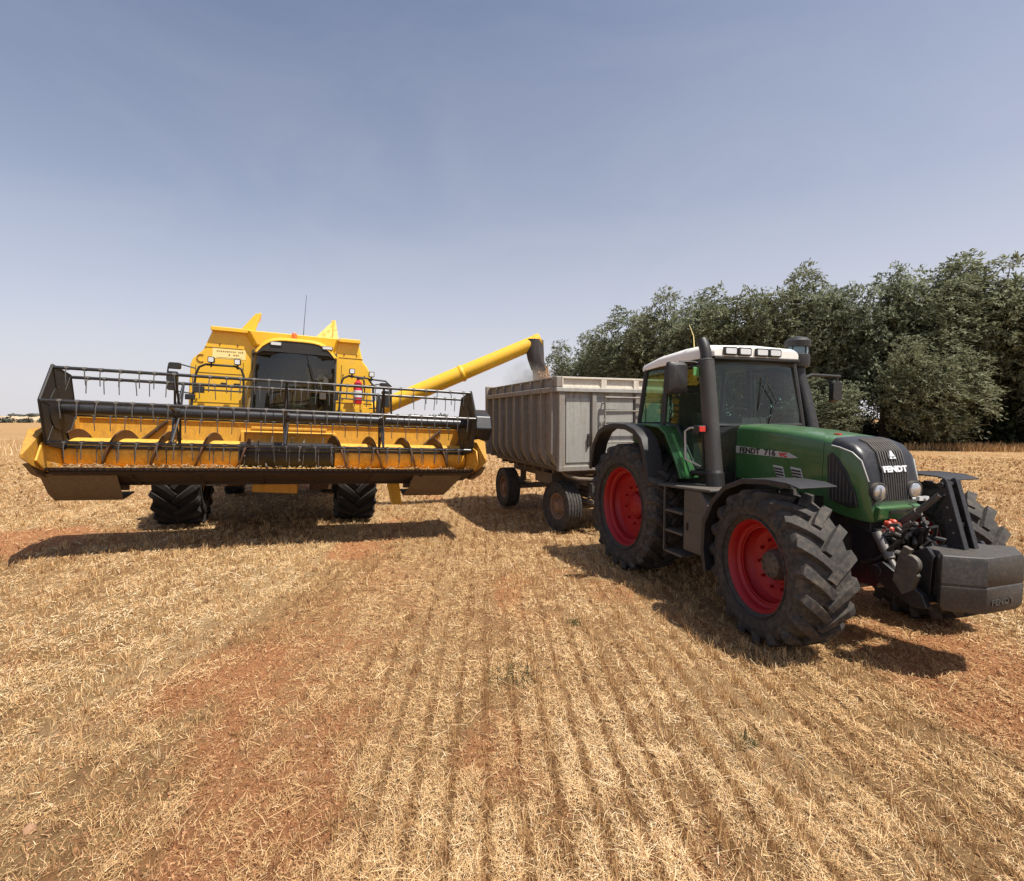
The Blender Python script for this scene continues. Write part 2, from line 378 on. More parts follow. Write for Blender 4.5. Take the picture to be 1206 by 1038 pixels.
# --- hood (bonnet)
def hsec(x, ztop, zbot, wt, wb, r):
    """half-rounded box section, wt half width at shoulder, wb half width at the bottom"""
    P = [(x, -wb, zbot)]
    P += [(x, -wt - .012, zbot + (ztop - r - zbot) * .55)]
    for i in range(7):
        q = R_(180 - 90 * i / 6); P.append((x, -(wt - r) + r * math.cos(q), ztop - r + r * math.sin(q) * 1.0))
    P.append((x, 0, ztop + .012))
    return P + [(p[0], -p[1], p[2]) for p in P[-2::-1]]
h = MB()
h.loft([hsec(1.36, 1.975, 1.36, .335, .335, .07), hsec(1.6, 1.970, 1.34, .345, .345, .07), hsec(2.1, 1.932, 1.31, .348, .345, .075), hsec(2.505, 1.880, 1.30, .343, .335, .075)])
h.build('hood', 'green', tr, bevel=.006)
def nsec(x, ztop, zbot, w, r): return hsec(x, ztop, zbot, w, w - .015, r)
h = MB()
h.loft([nsec(2.512, 1.878, 1.20, .345, .075), nsec(2.66, 1.852, 1.17, .343, .075), nsec(2.78, 1.808, 1.15, .335, .07), nsec(2.86, 1.73, 1.14, .322, .065), nsec(2.915, 1.54, 1.135, .302, .055), nsec(2.94, 1.31, 1.135, .272, .05), nsec(2.95, 1.27, 1.14, .265, .03)])
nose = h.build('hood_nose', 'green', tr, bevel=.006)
# dark grille skin over the top and front of the nose, edged by a pale trim line
NS = [nsec(2.585, 1.866, 1.19, .344, .075), nsec(2.66, 1.852, 1.17, .343, .075), nsec(2.78, 1.808, 1.15, .335, .07), nsec(2.86, 1.73, 1.14, .322, .065), nsec(2.915, 1.54, 1.135, .302, .055), nsec(2.94, 1.31, 1.135, .272, .05), nsec(2.95, 1.27, 1.14, .265, .03)]
g = MB(); secs = [[(p[0] + .007, p[1] * 1.012, p[2] + .006) for p in q[2:17]] for q in NS[:6]]
g.loft(secs, closed=False, cap=False)
gr = g.build('grille', 'blacksteel', tr, angle=50)
for e0 in (0, 14):
    MB().tube([tuple(Vector(q[e0]) + Vector((.003, 0, .002))) for q in secs[:5]], .007, 6).build('edge_trim', 'decal', gr)
G_ = [(2.70, 1.864), (2.788, 1.832), (2.874, 1.754), (2.934, 1.558), (2.960, 1.325)]; wG = [.25] * 5
s = MB()
for j in range(11):
    y = -.15 + .30 * j / 10
    s.tube([(x, y * (1 if z > 1.4 else .93), z) for (x, z) in G_], .0065, 6)
s.build('bars', 'greysteel', gr)
e = MB()      # silver maker's emblem and lettering on the grille
e.prism([(-.045, 0), (.045, 0), (.012, .075), (-.012, .075)], 'x', 0, .012)
e.prism([(-.05, -.03), (-.006, -.03), (-.02, -.008), (-.05, -.008)], 'x', 0, .012); e.prism([(.05, -.03), (.006, -.03), (.02, -.008), (.05, -.008)], 'x', 0, .012)
em = e.build('emblem', 'silver', gr); em.scale = (1, .72, .72); em.location = (2.896, 0, 1.705); em.rotation_euler = (0, R_(-24), 0)
lettering('FENDT', .072, (2.938, -.150, 1.575), (0, 1, 0), (-.28, 0, .96), 'silver', gr, .012, .004, width=.30)
# green lip of the nose and recess under the grille
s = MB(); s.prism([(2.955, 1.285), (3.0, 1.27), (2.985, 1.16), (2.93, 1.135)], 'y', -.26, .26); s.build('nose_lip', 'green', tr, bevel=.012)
s = MB(); s.bx(2.975, 3.003, -.14, .14, 1.215, 1.245); s.build('slot', 'black', nose)
# headlights: round lamps in the lower corners of the grille
for q in (-1, 1):
    p = (2.955, q * .222, 1.405)
    hl = MB(); hl.lathe([(.0, -.16), (.055, -.14), (.078, -.05), (.082, .0), (.084, .012), (.074, .014), (.068, .002)], c=(p[0], p[1], p[2]), axis='X', n=28, cap=False)
    hl = hl.build('headlight', 'greysteel', tr)
    l = MB(); l.lathe([(.070, .002), (.062, .016), (.035, .026), (0, .03)], c=p, axis='X', n=28, cap=False); l.lathe([(.05, .004), (.03, -.03), (0, -.04)], c=p, axis='X', n=24, cap=False)
    l.build('lens', 'lamp', hl)
# side air intake openings, model stripe and vents
for q in (-1, 1):
    oval = [(2.555, 1.70), (2.60, 1.735), (2.67, 1.68), (2.76, 1.56), (2.835, 1.38), (2.855, 1.27), (2.80, 1.245), (2.66, 1.27), (2.60, 1.30), (2.565, 1.42)]
    s = MB(); s.prism(oval, 'y', q * .30, q * .357); iv = s.build('side_intake', 'black', tr, bevel=.008)
    s = MB()
    for k in range(7):
        x = 2.585 + k * .036; z1 = 1.70 - max(0, x - 2.62) * 1.6; s.bx(x, x + .008, q * .352, q * .362, 1.29, max(1.36, z1))
    s.build('slat', 'greysteel', iv)
    s = MB(); s.prism([(1.385, 1.735), (2.12, 1.70), (2.235, 1.655), (2.14, 1.645), (1.385, 1.655)], 'y', q * .352, q * .3595); dc = s.build('decal', 'decal', tr)
    if q < 0:
        lettering('FENDT', .085, (1.44, -.361, 1.662), (1, 0, -.012), (0, 0, 1), 'ink', dc, .004, .003, width=.30)
        lettering('716', .085, (1.80, -.361, 1.658), (1, 0, -.012), (0, 0, 1), 'ink', dc, .004, .003, width=.155)
        lettering('vc', .085, (2.0, -.361, 1.655), (1, 0, -.012), (0, 0, 1), 'inkred', dc, .004, .003, width=.10)
    for x in (1.95, 2.17):
        v = MB(); v.prism([(x - .03, 1.56), (x + .10, 1.55), (x + .135, 1.42), (x + .03, 1.42)], 'y', q * .335, q * .362); vo = v.build('vent', 'decal', tr, bevel=.006)
        v = MB()
        for k in range(4): v.prism([(x - .008 + k * .012, 1.537 - k * .03), (x + .10 + k * .009, 1.529 - k * .03), (x + .104 + k * .009, 1.512 - k * .03), (x - .002 + k * .012, 1.518 - k * .03)], 'y', q * .358, q * .366)
        v.build('louvre', 'black', vo)
s = MB(); s.cyl((1.0 + 1.45, -.1, 1.86), (2.45, -.1, 1.905), .035, n=14); s.build('filler_cap', 'redcap', tr)
# dark shroud between hood and cab, under the hood
s = MB(); s.bx(1.22, 1.36, -.34, .34, 1.28, 1.95); s.bx(1.36, 2.6, -.315, .315, 1.16, 1.33); s.prism([(2.5, 1.0), (2.92, 1.0), (2.92, 1.16), (2.5, 1.22)], 'y', -.26, .26)
s.build('engine_shroud', 'black', tr, bevel=.01)
# --- cab
BY, TY = .70, .655      # half width at the belt and at the roof
def cabpt(x, z, y=1.0):
    k = (z - 1.3) / 1.4
    return (x, (BY + (TY - BY) * max(0, k)) * y, z)
fr = MB()
rails = lambda q: [((1.33, q * BY, 1.42), (1.31, q * BY, 1.98), (1.2, q * (TY + .0), 2.72)),
                   ((.47, q * BY, 1.90), (.46, q * BY, 1.98), (.46, q * TY, 2.74)),
                   ((-.12, q * BY, 1.95), (-.12, q * BY, 2.0), (-.02, q * TY, 2.72))]
for q in (-1, 1):
    for r, w in zip(rails(q), (.034, .034, .032)): fr.tube(r, w, 8)
    fr.tube([(-.12, q * BY, 1.96), (.47, q * BY, 1.96)], .03, 8); fr.tube([(1.05, q * BY, 1.40), (1.33, q * BY, 1.42)], .035, 8)
    fr.tube([(1.2, q * TY, 2.72), (-.02, q * TY, 2.73)], .03, 8)
fr.tube([(1.2, -TY, 2.71), (1.27, 0, 2.72), (1.2, TY, 2.71)], .035, 8); fr.tube([(-.02, -TY, 2.72), (-.02, TY, 2.72)], .03, 8); fr.tube([(-.12, -BY, 1.97), (-.12, BY, 1.97)], .03, 8)
fr.tube([(1.31, -BY, 1.97), (1.39, 0, 1.965), (1.31, BY, 1.97)], .025, 8)
cab = fr.build('cab_frame', 'black', tr)
s = MB()
s.prism([(-.25, 1.0), (1.3, 1.0), (1.33, 1.42), (.5, 1.34), (.35, 1.95), (-.18, 1.95)], 'y', -.62, .62); s.build('cab_base', 'black', tr, bevel=.02)
# curved windscreen
w = MB(); rows = []
for k in range(5):
    t = k / 4; z = 1.45 + (2.70 - 1.45) * t; x = 1.33 - .125 * max(0, (z - 1.98) / .74); yy = BY - .02 + (TY - BY) * max(0, (z - 1.45) / 1.25)
    rows.append([(x + .075 * (1 - u * u), yy * u, z) for u in np.linspace(-1, 1, 13)])
w.loft(rows, closed=False, cap=False); ws = w.build('windscreen', 'glass_t', tr)
s = MB(); s.tube([(1.40, .1, 1.99), (1.385, .22, 2.25), (1.365, .1, 2.45)], .008, 6); s.tube([(1.382, -.05, 2.15), (1.36, .1, 2.55)], .007, 6); s.build('wiper', 'black', ws)
for q in (-1, 1):
    d = MB(); d.quad([(1.30, q * (BY - .005), 1.45), (1.285, q * (BY - .005), 1.98), (1.185, q * (TY - .002), 2.69), (.49, q * (TY - .002), 2.70), (.49, q * (BY - .005), 1.99), (.76, q * (BY - .005), 1.95), (.94, q * (BY - .005), 1.70), (1.12, q * (BY - .005), 1.44)], .006)
    dr = d.build('door', 'glass_s', tr)
    s = MB(); s.bx(1.08, 1.20, q * BY - .03, q * BY + .03, 1.86, 1.92); s.build('handle', 'black', dr)
    s = MB(); s.tube([(1.27, q * (BY + .01), 1.47), (1.26, q * (BY + .03), 1.97), (1.17, q * (TY + .03), 2.66), (.52, q * (TY + .03), 2.68), (.515, q * (BY + .03), 1.99), (.77, q * (BY + .02), 1.96), (.95, q * (BY + .01), 1.71), (1.13, q * (BY + .01), 1.45), (1.27, q * (BY + .01), 1.47)], .016, 6); s.build('door_frame', 'black', dr)
    d = MB(); d.quad([(.43, q * (BY - .005), 1.98), (.43, q * (TY - .002), 2.70), (0, q * (TY - .002), 2.69), (-.08, q * (BY - .005), 1.98)], .006); d.build('side_window', 'glass_s', tr)
d = MB(); d.quad([(-.115, -.66, 2.0), (-.03, -.62, 2.69), (-.03, .62, 2.69), (-.115, .66, 2.0)], .006); d.build('rear_window', 'glass_t', tr)
# roof
r = MB()
def rsec(x, zb, zt, w, rr):
    P = [(x, -w, zb)] + [(x, -(w - rr) + rr * math.cos(R_(180 - 90 * i / 5)), zt - rr * .8 + rr * .8 * math.sin(R_(180 - 90 * i / 5))) for i in range(6)]
    return P + [(x, 0, zt + .02)] + [(p[0], -p[1], p[2]) for p in P[::-1]]
r.loft([rsec(-.17, 2.705, 2.745, .60, .03), rsec(-.08, 2.71, 2.80, .68, .07), rsec(.3, 2.73, 2.875, .70, .10), rsec(.8, 2.745, 2.915, .70, .12), rsec(1.1, 2.75, 2.92, .69, .12), rsec(1.24, 2.755, 2.90, .67, .10), rsec(1.31, 2.77, 2.86, .62, .06)])
rf = r.build('roof', 'white', tr, bevel=.006)
s = MB(); s.prism([(1.13, 2.70), (1.325, 2.735), (1.325, 2.768), (1.13, 2.768)], 'y', -.63, .63); s.build('roof_visor', 'black', rf, bevel=.008)
s = MB(); s.bx(-.05, 1.15, -.665, .665, 2.70, 2.745); s.build('roof_seal', 'black', rf)
for y in (-.41, -.205, .045, .24):
    s = MB(); s.prism(rrect(y - .093, y + .093, 2.782, 2.878, .018), 'x', 1.25, 1.334); wl = s.build('work_light', 'black', tr, bevel=.004)
    s = MB(); s.prism(rrect(y - .074, y + .074, 2.798, 2.862, .014), 'x', 1.325, 1.341); s.build('lens', 'lens', wl)
s = MB(); s.tube([(.95, -.62, 2.88), (.93, -.62, 3.05), (.86, -.63, 3.20)], [.006, .005, .003], 6); s.build('antenna', 'sticker', rf)
# interior
s = MB(); s.bx(.1, .62, -.27, .27, 1.62, 1.78); s.prism([(.08, 1.7), (.22, 1.7), (.12, 2.40), (.0, 2.38)], 'y', -.26, .26); s.prism([(.03, 2.40), (.11, 2.42), (.09, 2.62), (.02, 2.6)], 'y', -.13, .13)
for q in (-1, 1): s.bx(.15, .55, q * .34 - .04, q * .34 + .04, 1.86, 1.94)
s.bx(.12, .5, -.2, .2, 1.3, 1.62)
s.build('driver_seat', 'seat', tr, bevel=.03)
s = MB(); s.tube([(1.18, 0, 1.4), (1.05, 0, 1.92), (.96, 0, 2.05)], .045, 10); s.bx(1.0, 1.27, -.18, .18, 1.95, 2.06)
q = [(.93 + .05 * math.cos(a), .2 * math.sin(a), 2.09 + .19 * math.cos(a)) for a in np.linspace(0, 2 * pi, 25)]
s.tube([(x + .02, y, 2.09 + (z - 2.09) * .45) for x, y, z in q], .015, 6, cap=False); s.tube([(.95, -.19, 2.09), (.97, 0, 2.06), (.95, .19, 2.09)], .014, 6)
s.build('steering_wheel', 'interior', tr)
s = MB(); s.bx(.25, .95, -.62, -.42, 1.35, 1.88); s.bx(.75, .86, -.5, -.42, 1.88, 2.12); s.build('side_console', 'interior', tr, bevel=.02)
# --- rear fenders: black flare plus green inner panel
outer_path = [(-.84, 1.30), (-.80, 1.47), (-.72, 1.68), (-.57, 1.85), (-.38, 1.93), (-.1, 1.96), (.2, 1.95), (.42, 1.89), (.57, 1.79), (.66, 1.62), (.71, 1.42), (.72, 1.27)]
green_path = [(-.40, 1.92), (-.1, 1.965), (.3, 1.965), (.60, 1.94), (.74, 1.86), (.86, 1.68), (1.0, 1.45), (1.06, 1.33)]
for q in (-1, 1):
    s = MB(); s.band(outer_path, q * 1.12, q * .88, .035, flip=1)
    lip = [(x + (x - .07) * -.03, z - .012) for x, z in outer_path]
    s.band(lip, q * 1.125, q * 1.105, .075)
    fe = s.build('rear_fender', 'fenderblack', tr, bevel=.012)
    s = MB(); s.band(green_path, q * .88, q * .60, .03)
    s.prism([(-.4, 1.3), (-.40, 1.92), (.3, 1.955), (.60, 1.93), (.74, 1.85), (.86, 1.67), (1.05, 1.33), (.6, 1.25)], 'y', q * .62, q * .60)
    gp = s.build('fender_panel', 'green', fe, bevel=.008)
    s = MB(); s.band([(.63, 1.93), (.765, 1.85), (.885, 1.68), (1.025, 1.455), (1.085, 1.335)], q * .80, q * .76, .012); s.build('sky_sheen_strip', 'lime', fe)  # sky reflection on the green panel, built as a lighter strip
# front fenders
ffp = [(1.80, .46), (1.755, .70), (1.775, .98), (1.90, 1.22), (2.08, 1.38), (2.32, 1.475), (2.60, 1.50), (2.84, 1.495), (2.95, 1.47)]
for q in (-1, 1):
    s = MB(); s.band(ffp, q * 1.12, q * .70, .014)
    s.band([(x + (.012 if z < 1.3 else 0), z - .014) for x, z in ffp[:-1]], q * 1.125, q * 1.105, .05)
    s.tube([(2.6, q * .55, .95), (2.5, q * .56, 1.25), (2.45, q * .75, 1.46)], .022, 8)
    s.build('front_fender', 'fenderblack', tr, bevel=.008)
# steps, toolbox and platform on both sides
for q in (-1, 1):
    s = MB(); s.prism([(.78, 1.225), (1.78, 1.27), (1.78, 1.30), (.78, 1.255)], 'y', q * 1.04, q * .62)
    s.build('platform', 'greysteel', tr, bevel=.01)
    b = MB(); b.prism([(1.33, .56), (1.70, .56), (1.735, 1.12), (1.62, 1.262), (1.33, 1.248)], 'y', q * 1.03, q * .64); bx = b.build('tool_box', 'greysteel', tr, bevel=.018)
    s = MB(); s.bx(1.36, 1.66, q * 1.03 - .006, q * 1.03 + .006, .60, 1.02); s.build('lid', 'greysteel', bx, bevel=.004)
    s = MB(); s.bx(1.40, 1.425, q * 1.04 - .012, q * 1.04 + .012, .80, .88); s.build('latch', 'black', bx)
    s = MB()
    s.bx(.98, 1.0, q * 1.04 - .012, q * 1.04 + .012, .48, 1.24); s.bx(.98, 1.0, q * .75 - .012, q * .75 + .012, .48, 1.24)
    for z in (.46, .71, .95): s.bx(.98, 1.32, q * .88 - .16, q * .88 + .16, z, z + .028)
    s.build('step_ladder', 'greysteel', tr, bevel=.004)
# exhaust (right side)
s = MB(); p0 = Vector((1.47, -.70, 1.20)); p1 = Vector((1.235, -.70, 2.95)); dd = (p1 - p0)
at = lambda t: tuple(p0 + dd * t)
s.tube([at(0), at(.13)], .100, 20); s.tube([at(.13), at(.15)], [.100, .088], 20)
ex = s.build('exhaust_pipe', 'black', tr)
s = MB(); s.tube([at(.14), at(.86)], .088, 24); s.tube([at(.862), at(.868), at(.875)], [.088, .088, .07], 24)
for k in range(40): s.tube([at(.17 + k * .0172), at(.172 + k * .0172), at(.175 + k * .0172)], [.0882, .0892, .0882], 20, cap=False)
s.build('heat_shield', 'exhaust', ex, angle=30)
s = MB(); s.tube([at(.87), at(.93), tuple(Vector(at(.97)) + Vector((-.02, 0, 0))), tuple(Vector(at(1.0)) + Vector((-.05, 0, .0)))], [.062, .062, .062, .066], 18); s.build('outlet', 'black', ex)
# air intake with glass pre-cleaner (left side)
s = MB(); s.tube([(1.33, .86, 1.25), (1.32, .86, 1.6), (1.26, .90, 1.95), (1.14, .905, 2.35), (1.06, .89, 2.60), (1.05, .885, 2.72)], .088, 16)
ai = s.build('air_intake', 'black', tr)
s = MB(); s.lathe([(.06, 2.69), (.135, 2.71), (.145, 2.79), (.138, 2.865), (.132, 2.87), (.05, 2.87)], c=(1.05, .885, 0), axis='Z', n=28); s.lathe([(.07, 2.965), (.148, 2.965), (.152, 3.04), (.11, 3.08), (0, 3.11)], c=(1.05, .885, 0), axis='Z', n=28); s.cyl((1.05, .885, 2.82), (1.05, .885, 3.0), .05)
for k in range(6): s.cyl((1.05 + .13 * math.cos(k), .885 + .13 * math.sin(k), 2.84), (1.05 + .13 * math.cos(k), .885 + .13 * math.sin(k), 2.98), .006, n=6)
pc = s.build('precleaner', 'black', tr)
s = MB(); s.lathe([(.120, 2.871), (.124, 2.92), (.120, 2.964)], c=(1.05, .885, 0), axis='Z', n=28); s.build('bowl', 'bluelens', pc)
# mirrors
s = MB(); s.tube([(1.26, -.68, 2.66), (1.22, -.85, 2.70), (1.18, -1.0, 2.70)], .014, 8); arm = s
s = MB(); s.loft([[(1.15, y, z) for y, z in rrect(-1.16, -.90, 2.33, 2.70, .03)], [(1.20, y, z) for y, z in rrect(-1.155, -.905, 2.335, 2.695, .04)], [(1.235, y, z) for y, z in rrect(-1.11, -.93, 2.40, 2.66, .05)]]); mi = s.build('mirror', 'black', tr); arm.build('mirror_arm', 'black', mi)
s = MB(); s.bx(1.142, 1.149, -1.135, -.925, 2.36, 2.67); s.build('mirror_glass', 'chrome', mi)
s = MB(); s.tube([(1.12, .86, 2.54), (1.12, 1.05, 2.61), (1.12, 1.54, 2.60)], .02, 8); s.tube([(1.12, 1.49, 2.60), (1.12, 1.49, 2.50)], .014, 8); arm = s
s = MB(); s.loft([[(1.08, y, z) for y, z in rrect(1.40, 1.57, 2.27, 2.55, .03)], [(1.14, y, z) for y, z in rrect(1.41, 1.56, 2.29, 2.53, .04)]]); mi = s.build('mirror', 'black', tr); arm.build('mirror_arm', 'black', mi)
s = MB(); s.bx(1.072, 1.079, 1.42, 1.55, 2.30, 2.52); s.build('mirror_glass', 'chrome', mi)
# indicator, plate on the pillar and grab rails on the right
s = MB(); s.tube([(1.30, -.78, 1.50), (1.16, -.88, 1.58), (1.14, -.88, 1.90), (1.2, -.86, 1.94), (1.34, -.80, 1.95)], .012, 8); gr_ = s.build('grab_rail', 'decal', tr)
s = MB(); s.bx(1.32, 1.40, -.90, -.80, 1.89, 1.97); il = s.build('indicator_lamp', 'black', tr, bevel=.006)
s = MB(); s.bx(1.396, 1.412, -.89, -.81, 1.90, 1.96); s.build('lens', 'redcap', il, bevel=.004)
s = MB(); s.bx(1.235, 1.25, -.86, -.74, 2.54, 2.64); s.build('pillar_lamp', 'lime', tr, bevel=.006)
# --- front linkage and hydraulics
s = MB()
for q in (-1, 1):
    s.prism([(2.75, .55), (3.0, .60), (3.12, .78), (3.05, 1.02), (2.75, 1.1)], 'y', q * .24 - .025, q * .24 + .025)
    s.prism([(3.0, .78), (3.1, .84), (3.42, .66), (3.46, .56), (3.36, .54), (3.0, .68)], 'y', q * .33 - .03, q * .33 + .03)
s.cyl((3.05, -.37, .75), (3.05, .37, .75), .05, n=14); s.bx(2.75, 2.98, -.24, .24, .56, .72)
s.cyl((3.40, -.34, .60), (3.40, .34, .60), .035, n=12)
lk = s.build('front_linkage', 'blacksteel', tr, bevel=.008)
s = MB()
for q in (-1, 1):
    s = MB(); s.cyl((2.98, q * .26, 1.05), (3.12, q * .29, .86), .042, n=12); s.cyl((3.12, q * .29, .86), (3.26, q * .32, .70), .024, n=10); s.build('lift_cylinder', 'steel', lk)
s = MB()
for q in (-1, 1):
    s = MB(); s.lathe([(.03, -.03), (.075, -.025), (.082, 0), (.075, .025), (.03, .03)], c=(3.33, q * .36, .88), n=20); s.prism([(3.20, .72), (3.24, .92), (3.28, 1.02), (3.34, 1.0), (3.31, .92), (3.40, .80), (3.36, .68), (3.28, .62)], 'y', q * .36 - .022, q * .36 + .022)
    s.build('catch_hook', 'hub', lk, bevel=.006)

s = MB(); s.cyl((2.98, 0, 1.10), (3.14, 0, 1.25), .04, n=12); s.cyl((3.12, 0, 1.235), (3.30, 0, 1.42), .026, n=12); s.build('top_link', 'greysteel', lk)
hv = MB(); rr = random.Random(3)
hv.bx(2.93, 3.03, -.24, .24, .90, 1.06)
for k in range(9):
    y = -.24 + .06 * k; hv.cyl((3.0, y, 1.03), (3.07 + rr.random() * .05, y + rr.uniform(-.02, .02), 1.03 + rr.uniform(-.05, .06)), .022, n=8)
for k in range(12):
    y = rr.uniform(-.25, .25); y2 = y + rr.uniform(-.18, .18)
    hv.tube([(2.97, y, 1.02 + rr.uniform(-.08, .05)), (3.10 + rr.random() * .08, (y + y2) / 2, 1.0 + rr.uniform(-.05, .12)), (3.04, y2, .84), (2.9, y2, .78)], .014, 6)
hv.build('hydraulic_hoses', 'black', lk)
hv = MB()
for k in range(34):
    y, z, x = rr.uniform(-.26, .24), rr.uniform(.90, 1.15), rr.uniform(3.0, 3.12); a_ = Vector((rr.uniform(-1, 1), rr.uniform(-1, 1), rr.uniform(-.6, .6))).normalized() * rr.uniform(.03, .06)
    hv.cyl((x - a_.x, y - a_.y, z - a_.z), (x + a_.x, y + a_.y, z + a_.z), rr.uniform(.010, .024), n=8)
hv.build('valve_block', 'greysteel', lk, weld=False)
s = MB()
for k, (y, z) in enumerate([(-.21, 1.09), (-.15, 1.10), (-.185, 1.04), (-.10, 1.07), (-.23, 1.02)]): s.lathe([(0, -.01), (.024, -.005), (.026, .03), (.014, .045), (0, .046)], c=(3.02, y, z + .05), axis='X', n=12)
s.build('coupler_caps', 'capred', lk)
s = MB(); s.tube([(2.99, .15, 1.33), (3.06, .20, 1.34), (3.09, .16, 1.36)], .014, 8); s.bx(3.05, 3.08, .10, .22, 1.33, 1.365); s.build('marker_bracket', 'lens', nose)
# rear hitch
s = MB(); s.bx(-.85, -.45, -.16, .16, .42, .52); s.cyl((-.80, 0, .40), (-.80, 0, .66), .025, n=12)
for q in (-1, 1): s.tube([(-.3, q * .3, .6), (-.9, q * .42, .62)], .035, 8); s.tube([(-.2, q * .35, 1.3), (-.6, q * .38, 1.35), (-.75, q * .4, .64)], .025, 8)
s.build('rear_hitch', 'blacksteel', tr, bevel=.006)

# ================================================================== FRONT BALLAST WEIGHT
bw = thing('ballast_weight', 'dark grey block weight with a black tower, hung on the front linkage of the tractor', 'tractor weight', TM @ Matrix.Translation((3.42, .10, 0)))
def wsec(z, sh, w0=.50, w1=.46, xb=0, xf=.50):
    k = 1 - sh * 2
    return [(x * k, y * k, z) for x, y in ((-.12, -.28), (0, -.30), (.11, -.43), (.285, -.20), (.285, .23), (.11, .47), (0, .32), (-.12, .30))]
b = MB(); b.loft([wsec(.56, .05), wsec(.61, .008), wsec(.765, .0), wsec(.772, .008), wsec(.780, .008), wsec(.787, 0), wsec(.965, .004), wsec(1.0, .02)])
blk = b.build('weight_block', 'weight', bw, bevel=.012)
lettering('FENDT', .06, (.286, -.15, .635), (0, 1, 0), (0, 0, 1), 'weight', blk, .005, .002, width=.26)
b = MB()
for q in (-1, 1): b = MB(); b.prism([(-.16, .58), (-.02, .60), (.0, .95), (-.05, 1.02), (-.16, .95)], 'y', q * .325 - .02, q * .325 + .02); b.build('side_plate', 'blacksteel', bw, bevel=.006)
t = MB()
for q in (-1, 1):
    y = q * .06
    t.prism([(-.15, 1.46), (-.14, 1.54), (-.11, 1.56), (-.085, 1.53), (.055, .99), (-.04, .99), (-.06, .93), (-.10, 1.2)], 'y', y - .012, y + .012)
    t.prism([(-.085, 1.54), (.068, .995), (.052, .99), (-.105, 1.53)], 'y', y - .026, y + .026)
t.cyl((-.12, -.10, 1.50), (-.12, .10, 1.50), .024, n=12); t.bx(-.06, -.01, -.06, .06, 1.16, 1.20)
tw = t.build('top_link_tower', 'blacksteel', bw, bevel=.004)
for z, x in ((1.42, -.10), (1.32, -.075), (1.22, -.05), (1.12, -.025)): MB().cyl((x, -.078, z), (x, .078, z), .010, n=8).build('bolt', 'steel', tw)
# ================================================================== TRAILER
RM = frame((.79, 8.8, 0), (.36, -.933))
tl = thing('farm_trailer', 'grey ribbed tipping trailer with cream top boards, between the combine and the tractor', 'trailer', RM)
L_, W_ = 3.70, 2.30
ZB, ZR, ZT = 1.15, 2.545, 2.765
def side_panel(y, q):
    """q=+1: outer face looks to -y (near side)"""
    s = MB(); prof = [(0, ZR), (0, 1.45), (.10, 1.26), (.20, 1.15)]
    s.loft([[(x, y + q * a, z) for a, z in prof] + [(x, y + q * (a + .03), z + .01) for a, z in prof[::-1]] for x in (-.06, -L_ + .05)])
    p = s.build('side_panel', 'trailer', tl)
    n = 8
    for i in range(n + 1):
        s = MB()
        x = -.10 - (L_ - .2) * i / n
        for a, w in ((-.085, .036), (-.035, .060)):
            pr = [(a, ZR - .02), (a, 1.44), (a + .105, 1.22), (.19, 1.13)]
            s.loft([[(x - w, y + q * u, z) for u, z in pr] + [(x - w, y + q * (u * 0 + .02 + max(0, u)), z + .012) for u, z in pr[::-1]],
                    [(x + w, y + q * u, z) for u, z in pr] + [(x + w, y + q * (u * 0 + .02 + max(0, u)), z + .012) for u, z in pr[::-1]]])
        s.build('rib', 'trailer', p, angle=25)
    s = MB(); s.bx(-L_ + .02, -.02, y - .105 if q > 0 else y - .03, y + .03 if q > 0 else y + .105, ZR - .045, ZR + .045)
    s.build('rail', 'trailer', tl, bevel=.012)
    s = MB(); s.bx(-L_ + .04, -.06, y - .0 if q > 0 else y - .03, y + .03 if q > 0 else y + .0, ZR + .047, ZT - .01)
    s.bx(-L_ + .04, -.06, y - .03, y + .03, ZT - .02, ZT + .006)
    b = s.build('side_board', 'trailer', tl, bevel=.006)
    for i in range(8):
        s = MB(); x = -.12 - (L_ - .24) * i / 7; s.bx(x - .022, x + .022, y - .05 if q > 0 else y + .005, y - .002 if q > 0 else y + .05, ZR + .046, ZT - .022)
        s.build('rib', 'trailer', b)
side_panel(0, 1); side_panel(W_, -1)
# front wall with flat galvanised panels between posts
s = MB(); s.bx(-.05, -.02, .02, W_ - .02, 1.15, ZR); fw = s.build('front_wall', 'galv', tl)
s = MB()
for y0, y1 in ((.16, .64), (.76, 1.54), (1.66, 2.14)): s.bx(-.022, -.002, y0, y1, 1.27, ZR - .14)
s.build('front_panel', 'galv', fw, bevel=.012)
s = MB()
for y, w in ((.06, .055), (.70, .045), (1.60, .045), (2.24, .055)): s.bx(-.05, .045, y - w, y + w, 1.14, ZR - .036)
s.build('post', 'trailer', tl, bevel=.012)
s = MB(); s.bx(-.06, .07, -.06, W_ + .06, ZR - .036, ZR + .036); s.build('front_rail', 'galv', tl, bevel=.010)
s = MB(); s.bx(-.05, .05, .0, W_, 1.13, 1.215); s.build('lower_rail', 'trailer', tl, bevel=.010)
s = MB(); s.bx(-.05, -.012, .02, W_ - .02, ZR + .036, ZT); s.bx(-.05, .03, 0, W_, ZT - .025, ZT + .008); s.bx(-.05, .01, .02, W_ - .02, ZR + .036, ZR + .07); fb = s.build('front_board', 'cream', tl, bevel=.006)
for y in (.04, .90, 1.58, 2.26): MB().bx(-.014, .028, y - .055, y + .055, ZR + .037, ZT - .026).build('rib', 'cream', fb, bevel=.006)
for bb in ((-.07, .055, -.055, .07, ZR + .04, ZT + .01), (-L_, -L_ + .09, -.11, .07, 1.2, ZT + .04), (-L_, -L_ + .09, W_ - .07, W_ + .11, 1.2, ZT + .04), (-.07, .055, W_ - .07, W_ + .055, ZR + .04, ZT + .01)):
    MB().bx(*bb).build('corner_post', 'trailer', tl, bevel=.02)
